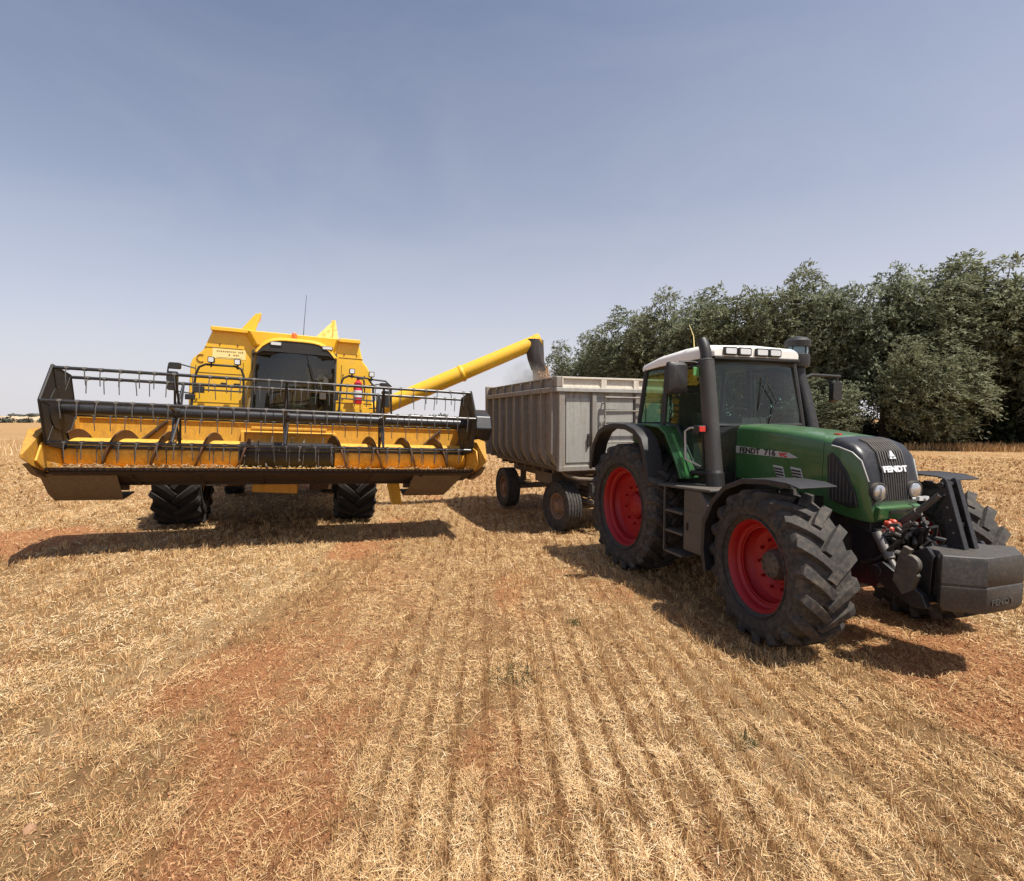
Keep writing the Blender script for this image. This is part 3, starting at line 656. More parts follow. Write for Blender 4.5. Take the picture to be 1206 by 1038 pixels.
s = MB(); s.bx(-L_ + .0, -L_ + .05, .03, W_ - .03, 1.16, ZT - .05); s.build('tailgate', 'trailer', tl, bevel=.01)
s = MB()
y0, y1 = .92, 1.50
s.tube([(.10, .80, 1.95), (.10, .88, 2.05), (.10, .88, 2.42), (.10, 1.75, 2.42)], .014, 8); s.tube([(.10, .80, 1.95), (.10, .78, 1.55), (.02, .78, 1.50)], .014, 8)
for z in (1.30, 1.62, 1.93, 2.18): s.tube([(.09, y0 - .04, z), (.09, y1 + .25, z)], .014, 8)
for y in (y0 - .04, y1 + .25): s.tube([(.0, y, 1.25), (.09, y, 1.28), (.09, y, 2.30), (.0, y, 2.33)], .014, 8)
s.build('ladder', 'trailer', tl)
s = MB(); s.bx(-.02, .015, .58, .615, 1.55, 1.78); s.tube([(.02, .60, 1.72), (.05, .60, 1.78), (.05, .60, 1.60), (.02, .60, 1.56)], .010, 6); s.build('latch', 'greysteel', tl)
# body floor, cross bearers, chassis rails
s = MB(); s.bx(-L_ + .03, -.03, .18, W_ - .18, 1.10, 1.15)
for i in range(8): s.bx(-.25 - .46 * i - .04, -.25 - .46 * i + .04, .25, W_ - .25, 1.02, 1.10)
s.build('floor', 'chassis', tl)
s = MB()
for y in (.62, W_ - .62): s.bx(-L_ + .15, -.10, y - .05, y + .05, .84, 1.02)
s.bx(-L_ + .2, -L_ + .3, .62, W_ - .62, .86, 1.0); s.bx(-1.6, -1.5, .62, W_ - .62, .86, 1.0); s.bx(-.35, -.25, .62, W_ - .62, .86, 1.0)
s.bx(-1.65, -.85, .30, .56, .78, 1.0); s.cyl((-1.9, W_ / 2, .8), (-1.2, W_ / 2, .98), .07)
s.build('chassis', 'chassis', tl, bevel=.008)
s = MB(); s.tube([(-.08, .05, 1.19), (-.04, .20, 1.05), (0, .40, .985), (.02, .92, .945)], [.03, .032, .032, .03], 10); s.build('lower_edge_beam', 'chassis', tl)
s = MB(); s.tube([(-.08, W_ - .05, 1.19), (-.04, W_ - .2, 1.05), (0, W_ - .4, .985), (.02, W_ - .92, .945)], .032, 10); s.build('lower_edge_beam', 'chassis', tl)
s = MB(); s.lathe([(.38, .70), (.42, .71), (.42, .80), (.38, .83)], c=(-.45, W_ / 2, 0), axis='Z', n=32)
s.bx(-.75, -.15, .70, .80, .60, .70); s.bx(-.75, -.15, W_ - .8, W_ - .7, .60, .70); s.bx(-.5, -.38, .45, W_ - .45, .38, .50)
for y in (.75, W_ - .75):
    for k in range(4): s.band([(-.95 + k * .06, .50 + k * .03), (-.45, .46 + k * .028), (.05 - k * .06, .50 + k * .03)], y - .04, y + .04, .022)
s.build('turntable', 'chassis', tl, bevel=.006)
s = MB(); s.bx(-3.32, -3.2, .45, W_ - .45, .40, .52)
for y in (.7, W_ - .7):
    for k in range(4): s.band([(-3.78 + k * .06, .54 + k * .03), (-3.26, .50 + k * .028), (-2.74 - k * .06, .54 + k * .03)], y - .04, y + .04, .022)
    s.bx(-3.32, -3.2, y - .05, y + .05, .60, .86)
s.build('rear_axle', 'chassis', tl)
s = MB()
for q in (-1, 1): s.tube([(-.2, W_ / 2 + q * .55, .56), (.35, W_ / 2 + q * .35, .52), (1.05, W_ / 2 - .04 + q * .03, .50)], .04, 8)
s.tube([(.1, W_ / 2 - .45, .54), (.1, W_ / 2 + .45, .54)], .035, 8); s.lathe([(.035, -.03), (.075, -.03), (.075, .03), (.035, .03)], c=(1.17, W_ / 2 - .04, .50), axis='Z', n=20, closed=True)
s.tube([(.55, W_ / 2, .52), (.55, W_ / 2 + .02, .15)], .03, 8)
s.build('drawbar', 'chassis', tl)
s = MB(); rr = random.Random(5)
for k in range(6):
    y = .9 + .12 * k; s.tube([(.0, y, .92), (.15 + rr.random() * .15, y + .1, .62 + rr.random() * .15), (.5, 1.05 + rr.uniform(-.05, .05), .62), (1.0, 1.12, .80)], .014, 6)
s.tube([(.05, .75, .95), (.12, .78, .70), (.02, .85, .60)], .02, 6); s.bx(.02, .12, .62, .78, .72, .90)
s.build('brake_hoses', 'greysteel', tl)
def road_wheel(x, y, side, rotz=0):
    Rw, Ww, rim = .455, .30, .235
    w = MB(); o = side * Ww * .42; i = -side
    w.lathe([(rim + .012, o), (rim - .02, o + i * .01), (rim - .03, o + i * .05), (rim - .07, o + i * .08), (.11, o + i * .045), (.095, o + i * .03), (.085, o + i * -.01), (0, o + i * -.012)], n=36, cap=False)
    w.lathe([(rim + .012, -o), (rim - .03, -o + side * .03), (rim - .04, o + i * .09), (0, o + i * .12)], n=36, cap=False)
    for k in range(8): q = 2 * pi * k / 8; w.cyl((.14 * math.cos(q), o + i * .05, .14 * math.sin(q)), (.14 * math.cos(q), o + i * .02, .14 * math.sin(q)), .012, n=6)
    wo = w.build('wheel', 'rust', tl, loc=(x, y, Rw - .008), rotz=rotz)
    t = MB(); prof = [(rim, .40), (rim + .02, .45), (rim + .10, .50), (Rw - .07, .49), (Rw - .025, .44)]
    cr = []
    for g in range(5):
        a = .40 - g * .2; cr += [(Rw - .004 * abs(a), a), (Rw - .002, a - .13), (Rw - .016, a - .145), (Rw - .016, a - .185)]
    cr = cr[:-2]
    full = prof + cr + [(r, -y_) for r, y_ in prof[::-1]]
    t.lathe([(r, y_ * Ww) for r, y_ in full], n=48, closed=True); t.build('tyre', 'rubber', wo, angle=30)
    return wo
road_wheel(-.43, .32, -1, R_(6)); road_wheel(-.43, W_ - .32, 1, R_(6)); road_wheel(-3.26, .32, -1); road_wheel(-3.26, W_ - .32, 1)

# ================================================================== COMBINE HARVESTER
CO, CF, CROLL = (-4.62, 10.0, 0), (.375, -.928), R_(2.4)
CM = frame(CO, CF, CROLL); CI = CM.inverted()
cb = thing('combine_harvester', 'yellow combine harvester with its wide reel header raised, unloading beside the trailer', 'combine harvester', CM)
# --- wheels
AX, RW = -.22, .93
for y, sd in ((-1.64, -1), (1.43, 1)):
    wheel(cb, (AX, y, RW - .01), RW, .74, .43, 20, .06, .075, sd, tyre_mat='rubberdark', rim_mat='yellow', hub_mat='yellow', disc_in=.2, kind='rear', spin=.12 if sd > 0 else 0)
for y, sd in ((-1.25, -1), (1.15, 1)):
    wheel(cb, (-4.3, y, .64), .65, .42, .33, 16, .04, .05, sd, tyre_mat='rubberdark', rim_mat='yellow', hub_mat='yellow', disc_in=.12, hub_r=.1)
s = MB(); s.bx(AX - .14, AX + .14, -1.3, 1.2, .84, 1.12)
for y in (-1.15, 1.02): s.bx(AX - .2, AX + .2, y - .12, y + .12, .72, 1.2)
s.bx(-4.4, -4.2, -1.0, .95, .55, .72); s.bx(-4.36, -4.24, -.1, .1, .7, 1.2)
s.build('axle', 'greysteel', cb, bevel=.02)
# --- main body: front outline swept backwards
OUT = [(-1.56, 1.75), (-1.60, 2.35), (-1.58, 3.0), (-1.54, 3.12), (-1.46, 3.20), (-1.37, 3.30), (-1.22, 3.70), (1.43, 3.70), (1.53, 3.30), (1.60, 3.22), (1.70, 3.06), (1.74, 2.4), (1.70, 1.75)]
b = MB()
b.loft([[(-.12, y, z) for y, z in OUT], [(-2.9, y, z) for y, z in OUT], [(-3.3, y * .97, min(z, 3.35)) for y, z in OUT], [(-5.2, y * .93, min(z, 3.1)) for y, z in OUT], [(-6.1, y * .85, min(max(z, 2.2), 2.75)) for y, z in OUT]])
body = b.build('body', 'yellow', cb, bevel=.035)
b = MB(); b.loft([[(-.5, y, z) for y, z in ((-1.15, 1.0), (-1.2, 1.76), (1.3, 1.76), (1.25, 1.0))], [(-5.3, y, z) for y, z in ((-1.0, 1.0), (-1.1, 1.76), (1.2, 1.76), (1.1, 1.0))]]); b.build('chassis', 'worn', cb, bevel=.02)
# tank rim, brow over the cab, panel seams
b = MB()
b.bx(-.16, -.02, -1.245, -.56, 3.655, 3.735); b.bx(-.16, -.02, 1.04, 1.455, 3.655, 3.735)
b.bx(-2.9, -2.76, -1.24, 1.45, 3.69, 3.735); b.bx(-2.9, -.05, -1.24, -1.17, 3.701, 3.735); b.bx(-2.9, -.05, 1.38, 1.455, 3.701, 3.735)
b.build('tank_rim', 'yellow', body, bevel=.014)
b = MB(); b.loft([[(-.125, -.72, 3.70), (-.125, -.55, 3.42), (-.125, .95, 3.36), (-.125, 1.05, 3.70)], [(.03, -.60, 3.715), (.01, -.46, 3.45), (.01, .90, 3.40), (.03, 1.0, 3.715)]]); b.build('brow_panel', 'yellow', body, bevel=.02)
for bb in ((-1.57, -.62, 2.30, 2.308), (1.0, 1.73, 2.42, 2.43), (-1.35, -.70, 3.345, 3.353), (1.05, 1.52, 3.345, 3.353), (-1.49, -1.482, 2.308, 3.0), (-.70, -.692, 2.308, 3.10), (1.10, 1.108, 2.43, 3.2), (-1.48, -.70, 2.86, 2.867)): MB().bx(-.125, -.1135, *bb).build('seam', 'worn', body)
for y, z in ((-1.46, 2.36), (-1.46, 2.8), (-.74, 2.36), (-.74, 2.8), (-1.46, 2.6), (-.74, 2.6), (1.14, 2.5), (1.64, 2.5), (1.14, 3.0), (1.56, 3.0), (-1.1, 3.42), (-.8, 3.42), (1.15, 3.42), (1.4, 3.42)): MB().cyl((-.125, y, z), (-.105, y, z), .013, n=8).build('bolt', 'worn', body)
for y in (-1.02, -.80): MB().bx(-.12, -.10, y - .05, y + .05, 2.66, 2.69).build('latch', 'black', body)
b = MB()
b.bx(-.1245, -.114, 1.05, 1.66, 1.95, 2.36); b.bx(-.13, -.09, 1.50, 1.56, 1.9, 2.45)
b.build('engine_panel', 'yellow', body, bevel=.01)
b = MB(); rr = random.Random(2)   # sign lettering: faded small sticker lines on the left panel
st = MB(); st.bx(-.12, -.1165, -1.22, -.66, 3.15, 3.335); stk = st.build('sticker', 'sticker', cb)
for z, y0, y1, hgt in ((3.285, -1.15, -.72, .028), (3.225, -.95, -.78, .030)):
    y = y0
    while y < y1:
        w = rr.uniform(.012, .03)
        if rr.random() > .2: b.bx(-.118, -.1145, y, y + w, z - hgt / 2 * rr.uniform(.6, 1), z + hgt / 2)
        y += w + .012
b.bx(-.118, -.1145, -1.15, -.72, 3.165, 3.172)
a = [(-.114, -1.40 + .07 * math.cos(R_(q)), 3.13 + .07 * math.sin(R_(q))) for q in range(60, 301, 20)]
b.tube(a, .010, 6)
b.build('lettering', 'inkamber', stk)
# tank cover flaps standing open
f = MB(); f.quad([(-.55, -.74, 3.73), (-.20, -.62, 3.73), (-.25, -.45, 4.12), (-.75, -.50, 4.08)], .05); f.quad([(-.30, -.80, 3.73), (-.20, -.52, 3.73), (-.24, -.42, 4.10), (-.30, -.52, 4.10)], .03); f.build('tank_flap', 'yellow', body, bevel=.01, label='folded yellow tank flap edge seen end-on')
f = MB(); f.quad([(-.12, .58, 3.71), (-.12, 1.02, 3.71), (-.42, .93, 4.14)], .012); f.quad([(-.10, .92, 3.73), (-.10, 1.03, 3.72), (-.40, .97, 4.16), (-.42, .90, 4.14)], .03); f.build('tank_flap', 'amber', body, label='triangular tank flap with its shaded inner face showing')
# --- cab
def cabsec(z, xf, y0, y1, bow, xb=-.12):
    P = []
    for i in range(11):
        u = -1 + 2 * i / 10; P.append((xf - bow * abs(u) ** 2.6, (y0 + y1) / 2 + (y1 - y0) / 2 * u, z))
    return P
lower = MB(); lower.loft([cabsec(z, xf, a, c, bw_) + [(-.1, c, z), (-.1, a, z)] for z, xf, a, c, bw_ in ((1.80, .44, -.60, .98, .3), (2.12, .47, -.62, 1.0, .33))]); cabb = lower.build('cab_base', 'black', cb, bevel=.02)
g = MB(); g.loft([cabsec(z, xf, a, c, bw_) for z, xf, a, c, bw_ in ((2.12, .455, -.58, .96, .34), (2.6, .49, -.53, .97, .33), (3.0, .495, -.48, .97, .31), (3.38, .47, -.43, .96, .28))], closed=False, cap=False); cw = g.build('windscreen', 'glass_c', cb)
g = MB()
for y0, y1 in ((-.58, -.43), (.96, .97)): g.loft([[(.13, y0, 2.12), (-.10, y0 - .01, 2.12)], [(.18, y1, 3.38), (-.10, y1, 3.38)]], closed=False, cap=False)
g.build('side_window', 'glass_c', cb)
for a_, b_ in (((.13, -.585, 2.12), (.18, -.435, 3.38)), ((.13, .965, 2.12), (.18, .965, 3.38)), ((-.08, -.60, 2.1), (-.08, -.44, 3.38)), ((-.08, .985, 2.1), (-.08, .975, 3.38))): MB().tube([a_, b_], .030, 8).build('cab_pillar', 'tanpanel' if a_[1] < 0 else 'greysteel', cb)
# roof: yellow shell with black visor underneath
def roofsec(x, ins, z0, top):
    P = []
    for i in range(15):
        u = -1 + 2 * i / 14; P.append((x, .255 + (.745 - ins) * u, z0 + (top - z0) * (1 - abs(u) ** 4.2)))
    return P
r = MB(); secs = []
for x, ins, z0, tp in ((-.10, 0, 3.30, 3.60), (.2, 0, 3.29, 3.60), (.42, .02, 3.27, 3.575), (.52, .06, 3.27, 3.53)):
    up = roofsec(x, ins, z0, tp); lo = [(q[0], .255 + (q[1] - .255) * .985, q[2] - .030) for q in up[::-1]]
    secs.append(up + lo)
r.loft(secs); rf2 = r.build('roof', 'yellow', cb, bevel=.008)
r = MB(); secs = []
for x, ins, z0, tp, zb in ((.05, .012, 3.24, 3.555, 3.32), (.42, .02, 3.235, 3.54, 3.30), (.505, .055, 3.22, 3.51, 3.29)):
    up = roofsec(x, ins, z0 + .02, tp); lo = [(q[0], .255 + (q[1] - .255) * .97, min(q[2] - .01, zb)) for q in up[::-1]]
    secs.append(up + lo)
r.loft(secs); vz = r.build('roof_visor', 'black', rf2)
for y in (-.10, .80):
    s = MB(); s.prism(rrect(y - .10, y + .10, 3.40, 3.475, .02), 'x', .46, .522); wl = s.build('work_light', 'greysteel', cb, bevel=.006)
    s = MB(); s.prism(rrect(y - .085, y + .085, 3.412, 3.463, .015), 'x', .518, .528); s.build('lens', 'lens', wl)
s = MB(); s.lathe([(.05, 3.59), (.055, 3.62), (.045, 3.63)], c=(.1, .20, 0), axis='Z', n=18); s.lathe([(.045, 3.63), (.048, 3.70), (.03, 3.73), (0, 3.735)], c=(.1, .20, 0), axis='Z', n=18); s.build('beacon', 'orange', rf2)
s = MB(); s.tube([(.0, .36, 3.58), (.0, .37, 3.95), (-.03, .40, 4.52)], [.008, .006, .004], 6); s.lathe([(.05, 3.59), (.04, 3.61), (0, 3.62)], c=(0, .36, 0), axis='Z', n=12); s.build('antenna', 'black', rf2)
# cab inside
s = MB(); s.bx(-.11, -.09, -.55, .95, 1.9, 3.35); s.build('cab_rear_wall', 'liner', cb)
s = MB(); s.bx(-.02, .30, -.05, .45, 2.10, 2.32); s.prism([(-.06, 2.3), (.06, 2.3), (.0, 2.98), (-.08, 2.96)], 'y', -.04, .44); s.bx(-.02, .32, .50, .66, 2.2, 2.50); s.build('driver_seat', 'seat', cb, bevel=.04)
s = MB(); s.bx(.05, .45, .68, .80, 2.45, 2.62); s.bx(.30, .36, .62, .84, 2.75, 2.95); s.tube([(.33, .73, 2.6), (.33, .73, 2.8)], .02, 6); s.build('control_console', 'hub', cb, bevel=.015)
s = MB(); s.bx(.1, .42, -.50, .90, 3.24, 3.30); s.bx(-.085, -.07, -.30, -.05, 2.6, 3.1); s.bx(-.085, -.07, .55, .85, 2.55, 3.0); s.build('roof_lining', 'seat', cb)
s = MB(); s.bx(-.085, -.068, .42, .84, 2.62, 3.10); s.build('rear_window', 'tanpanel', cb)  # opaque panel, the lit view behind the window put into its colour
s = MB(); s.bx(-.07, -.05, .40, .86, 3.09, 3.13); s.bx(-.07, -.05, .40, .86, 2.60, 2.63); s.bx(-.068, -.05, .61, .64, 2.62, 3.10); s.build('window_frame', 'black', cb)
s = MB(); s.tube([(.36, .22, 2.1), (.30, .22, 2.50)], .04, 8)
s.tube([(.29 + .05 * math.cos(q), .22 + .19 * math.sin(q), 2.58 + .12 * math.cos(q)) for q in np.linspace(0, 2 * pi, 21)], .014, 6, cap=False); s.build('steering_wheel', 'interior', cb)
s = MB(); s.tube([(.482, .42, 3.33), (.500, .55, 2.95), (.485, .68, 2.62)], .010, 6); s.tube([(.505, .47, 3.12), (.488, .64, 2.55)], .013, 6); s.bx(.47, .49, .32, .48, 3.28, 3.34); s.build('wiper', 'black', cw)
# --- platforms, railings, lamps and mirrors
s = MB(); s.bx(-.10, .45, -1.60, -.64, 1.98, 2.03); s.bx(-.10, .45, 1.02, 1.85, 1.98, 2.03); s.build('platform', 'worn', cb, bevel=.008)
def rail(pts, r=.020): return MB().tube(pts, r, 8)
XL = .25
s = rail([(XL, -1.50, 2.0), (XL, -1.42, 2.80), (XL, -1.37, 2.93), (XL, -1.27, 2.985), (XL, -.80, 2.985), (XL, -.69, 2.94), (XL, -.65, 2.82), (XL, -.63, 2.0)]); s.tube([(XL, -1.47, 2.52), (XL, -.64, 2.52)], .015, 8); s.tube([(XL, -1.42, 2.80), (XL - .3, -1.45, 2.80)], .015, 8)
r1 = s.build('railing', 'black', cb)
s = rail([(XL, 1.05, 2.0), (XL, 1.08, 2.78), (XL, 1.12, 2.90), (XL, 1.22, 2.955), (XL, 1.60, 2.93), (XL, 1.70, 2.80), (XL, 1.76, 2.0)]); s.tube([(XL, 1.62, 2.92), (XL, 1.95, 2.90), (XL, 2.06, 2.80), (XL, 2.10, 2.0)], .018, 8); s.tube([(XL, 1.06, 2.5), (XL, 1.74, 2.48)], .014, 8)
s.bx(XL - .06, XL + .06, 1.78, 1.84, 2.05, 2.62)
r2 = s.build('railing', 'black', cb)
for y, z, rp in ((-1.18, 3.07, r1), (-.755, 3.06, r1), (1.285, 3.045, r2), (1.665, 3.01, r2)):
    s = MB(); s.prism(rrect(y - .055, y + .055, z - .05, z + .06, .02), 'x', XL - .04, XL + .045); s.cyl((XL, y, z - .13), (XL, y, z - .04), .018, n=8); wl = s.build('work_light', 'black', cb, bevel=.006)
    s = MB(); s.prism(rrect(y - .042, y + .042, z - .036, z + .046, .015), 'x', XL + .043, XL + .052); s.build('lens', 'lens', wl)
def mirror_set(y, q, z):
    s = MB(); s.tube([(XL, y - q * .32, z - .02), (XL + .02, y - q * .1, z + .03), (XL + .02, y + q * .1, z - .02), (XL + .02, y + q * .12, z - .25)], .012, 8); s.tube([(XL, y - q * .30, z - .48), (XL + .02, y - q * .02, z - .45)], .012, 8); arm_ = s
    s = MB(); s.loft([[(XL + .02, yy, zz) for yy, zz in rrect(y - .10, y + .10, z - .06, z + .06, .03)], [(XL + .10, yy, zz) for yy, zz in rrect(y - .09, y + .09, z - .05, z + .05, .04)]]); s.build('wide_mirror', 'black', cb)
    s = MB(); s.loft([[(XL + .02, yy, zz) for yy, zz in rrect(y - .09 - q * -.03, y + .09 - q * -.03, z - .44, z - .10, .04)], [(XL + .11, yy, zz) for yy, zz in rrect(y - .075 - q * -.03, y + .075 - q * -.03, z - .42, z - .12, .05)]]); mm = s.build('mirror', 'black', cb); arm_.build('mirror_arm', 'black', mm)
mirror_set(-1.74, -1, 2.92); mirror_set(1.93, 1, 2.80)
s = MB(); s.bx(XL - .02, XL + .03, -1.46, -1.28, 2.46, 2.58); s.bx(XL - .02, XL + .03, -1.58, -1.42, 2.33, 2.43); s.bx(XL, XL + .04, .96, 1.04, 2.45, 2.62); s.build('marker_lamp', 'black', cb, bevel=.008)
s = MB()
s.tube([(.5, 1.72, 2.0), (.55, 1.74, 1.3)], .02, 6); s.tube([(.5, 2.10, 2.0), (.55, 2.10, 1.3)], .02, 6)
for z in (1.4, 1.65, 1.9): s.bx(.44, .60, 1.72, 2.10, z, z + .03)
s.build('ladder', 'worn', cb)
s = MB(); s.prism([(1.92, .96), (2.16, .93), (2.23, .46), (2.04, .47)], 'x', .9, .98); s.prism([(1.93, .96), (1.97, .955), (2.08, .47), (2.04, .47)], 'x', .86, 1.02); s.prism([(2.12, .94), (2.16, .93), (2.23, .46), (2.19, .46)], 'x', .86, 1.02); s.build('parking_stand', 'yellow', cb, bevel=.006)
# --- feeder house
s = MB(); s.loft([[(1.35, y, z) for y, z in ((-.60, 1.05), (-.60, 1.80), (.98, 1.80), (.98, 1.05))], [(-.6, y, z) for y, z in ((-.60, 1.2), (-.60, 2.05), (.98, 2.05), (.98, 1.2))]]); s.build('feeder_house', 'amber', cb, bevel=.02)
s = MB(); s.prism([(-.42, .90), (.34, .86), (.34, .66), (-.42, .70)], 'x', .45, .75); s.prism([(-1.15, .98), (-.42, .96), (-.42, .84), (-1.15, .86)], 'x', .4, .6); s.build('stone_trap', 'amber', cb, bevel=.02)
for y_ in (-.25, .75): MB().cyl((.3, y_, 1.1), (1.1, y_, .95), .05).build('lift_cylinder', 'worn', cb)
MB().bx(-.1, .5, .55, .95, .7, 1.05).build('gear_case', 'worn', cb, bevel=.02); MB().bx(-.2, .3, -1.0, -.6, .75, 1.1).build('gear_case', 'worn', cb, bevel=.02)
# --- unloading auger
PT = Vector((CI @ (RM @ Vector((-3.38, 1.1, 3.90))))); PR = Vector((-1.2, 1.55, 2.14))
dv = PT - PR
s = MB(); at = lambda t: tuple(PR + dv * t)
s.tube([at(-.05), at(.57)], .185, 28); s.tube([at(.56), at(.567), at(.573), at(.58)], [.19, .205, .205, .19], 28); s.tube([at(.575), at(1.0)], [.176, .168], 28)
up = s.build('unloading_auger', 'yellow', cb)
s = MB(); s.tube([at(.988), at(1.018)], .174, 28); s.build('end_cap', 'yellow', up, bevel=.006)
tipd = PT
s = MB()
def ringp(c, rx, ry, n=18, fold=0):
    return [(c.x + rx * math.cos(2 * pi * j / n) * (1 + fold * math.sin(5 * 2 * pi * j / n)), c.y + ry * math.sin(2 * pi * j / n) * (1 + fold * math.sin(4 * 2 * pi * j / n + 1)), c.z) for j in range(n)]
c0 = PR + dv * .985
s.loft([ringp(c0 + Vector((0, 0, .06)), .20, .22), ringp(c0 + Vector((0, .02, -.20)), .20, .225, fold=.06), ringp(c0 + Vector((0, .06, -.42)), .20, .20, fold=.12), ringp(c0 + Vector((0, .16, -.66)), .20, .19, fold=.16), ringp(c0 + Vector((0, .16, -.64)), .18, .17, fold=.16), ringp(c0 + Vector((0, .05, -.35)), .17, .17, fold=.1)], cap=False)
s.build('spout_boot', 'boot', up, angle=60)
SPOUT = CM @ (c0 + Vector((0, .18, -.60)))
# --- header
YC, Y0, Y1 = .22, -2.74, 3.22
def yx(y): return y
trp = [(1.36, 1.96), (1.33, 1.60), (1.36, 1.30), (1.48, 1.12), (1.68, 1.07), (1.95, 1.12), (2.44, 1.275)]
def strip(path, y0, y1, t, mb, mat=0):
    return mb.band(path, y0, y1, t, mat)
h = MB()
OPN0, OPN1 = -.50, .90
h.band(trp, Y0, OPN0, .03); h.band(trp, OPN1, Y1, .03); h.band([(1.36, 1.96), (1.345, 1.80)], OPN0, OPN1, .03); h.band([(1.39, 1.26), (1.48, 1.12), (1.68, 1.07), (1.95, 1.12), (2.44, 1.275)], OPN0, OPN1, .03)
h.bx(1.29, 1.40, Y0, Y1, 1.955, 2.03)
hd = h.build('header', 'amber', cb, angle=30)
s = MB(); s.band([(1.345, 1.80), (1.38, 1.815), (1.42, 1.80)], OPN0 - .05, OPN1 + .05, .03)
s.bx(1.36, 1.43, OPN0 - .05, OPN0, 1.25, 1.82); s.bx(1.36, 1.43, OPN1, OPN1 + .05, 1.25, 1.82); s.bx(1.38, 1.40, -.40, .80, 1.86, 1.90); s.build('opening_frame', 'amber', hd, bevel=.008)
# underside, knife beam and knife
s = MB(); s.band([(1.28, 1.95), (1.26, 1.30), (1.42, 1.07), (1.68, 1.015), (1.95, 1.06), (2.43, 1.235)], Y0 + .03, Y1 - .03, .03); s.bx(1.55, 1.70, Y0 + .1, Y1 - .1, .955, 1.005)
for y in np.linspace(Y0 + .9, Y1 - .9, 6): s.prism([(1.42, 1.05), (1.68, 1.0), (1.95, 1.045), (2.3, 1.17), (2.3, 1.15), (1.7, .96), (1.4, 1.0)], 'y', y - .02, y + .02)
s.build('underside', 'trough', hd)
s = MB(); s.prism([(2.40, 1.235), (2.47, 1.255), (2.475, 1.29), (2.40, 1.285)], 'y', Y0, Y1)
n = int((Y1 - Y0) / .0762)
for i in range(n):
    y = Y0 + .04 + i * .0762
    s.add([(2.46, y - .022, 1.278), (2.46, y + .022, 1.278), (2.57, y, 1.292), (2.46, y - .018, 1.255), (2.46, y + .018, 1.255), (2.56, y, 1.275)], [(0, 1, 2), (5, 4, 3), (0, 2, 5, 3), (1, 4, 5, 2), (0, 3, 4, 1)])
s.build('knife_bar', 'trough', hd)
# crop debris lying along the trough
s = MB(); rr = random.Random(9)
for i in range(900):
    y = rr.choice([rr.uniform(Y0 + .05, Y0 + 2.2), rr.uniform(Y0, Y1)]); x = rr.uniform(2.05, 2.42); z = 1.135 + (x - 1.95) * .32 + rr.uniform(.02, .06); q = rr.uniform(0, 6.3); l = rr.uniform(.02, .07)
    s.obx((x, y, z), (l, .012, .008), Matrix.Rotation(q, 3, 'Z') @ Matrix.Rotation(rr.uniform(-.5, .5), 3, 'Y'))
M['straw_bits'] = surf('straw_bits', (.42, .30, .16), .8, dust=.2, up=0); db = s.build('chaff', 'straw_bits', hd, weld=False); db['kind'] = 'stuff'
# auger drum with two opposed spiral flights
AXC, AZC = 1.78, 1.45
s = MB(); s.lathe([(.215, Y0 + .03), (.215, OPN0 - .02), (.16, OPN0), (.16, OPN1), (.215, OPN1 + .02), (.215, Y1 - .03)], c=(AXC, 0, AZC), n=32); au = s.build('auger', 'amber', cb)
s = MB(); s.lathe([(.205, OPN0 - .01), (.212, OPN0 + .3), (.212, OPN1 - .3), (.205, OPN1 + .01)], c=(AXC, 0, AZC), n=32); cd = s.build('centre_drum', 'darkplate', au)
rr = random.Random(4)
for i in range(22):
    y = OPN0 + .06 + (OPN1 - OPN0 - .12) * i / 21; q = i * 2.4; s = MB(); s.cyl((AXC + .15 * math.cos(q), y, AZC + .15 * math.sin(q)), (AXC + .31 * math.cos(q), y + .02, AZC + .31 * math.sin(q)), .011, n=6); s.build('finger', 'steel', au)
def flight(y0, y1, pitch, hand, ph):   # opposed spirals left and right
    s = MB(); n = int(abs(y1 - y0) / pitch * 28); vs = []
    for i in range(n + 1):
        t = i / n; y = y0 + (y1 - y0) * t; q = hand * 2 * pi * abs(y - y0) / pitch + ph
        for r_ in (.20, .345): vs.append((AXC + r_ * math.cos(q), y, AZC + r_ * math.sin(q)))
    fs = [(2 * i, 2 * i + 1, 2 * i + 3, 2 * i + 2) for i in range(n)]
    s.add(vs, fs); s.add([(v[0], v[1] + .026, v[2]) for v in vs], fs)
    s.add(vs + [(v[0], v[1] + .026, v[2]) for v in vs], [(2 * i + 1, 2 * i + 3, 2 * i + 3 + 2 * (n + 1), 2 * i + 1 + 2 * (n + 1)) for i in range(n)])
    return s.build('flight', 'flight', au, angle=60)
flight(Y0 + .05, OPN0 + .12, .58, 1, 1.0); flight(Y1 - .05, OPN1 - .12, .58, 1, 2.0)
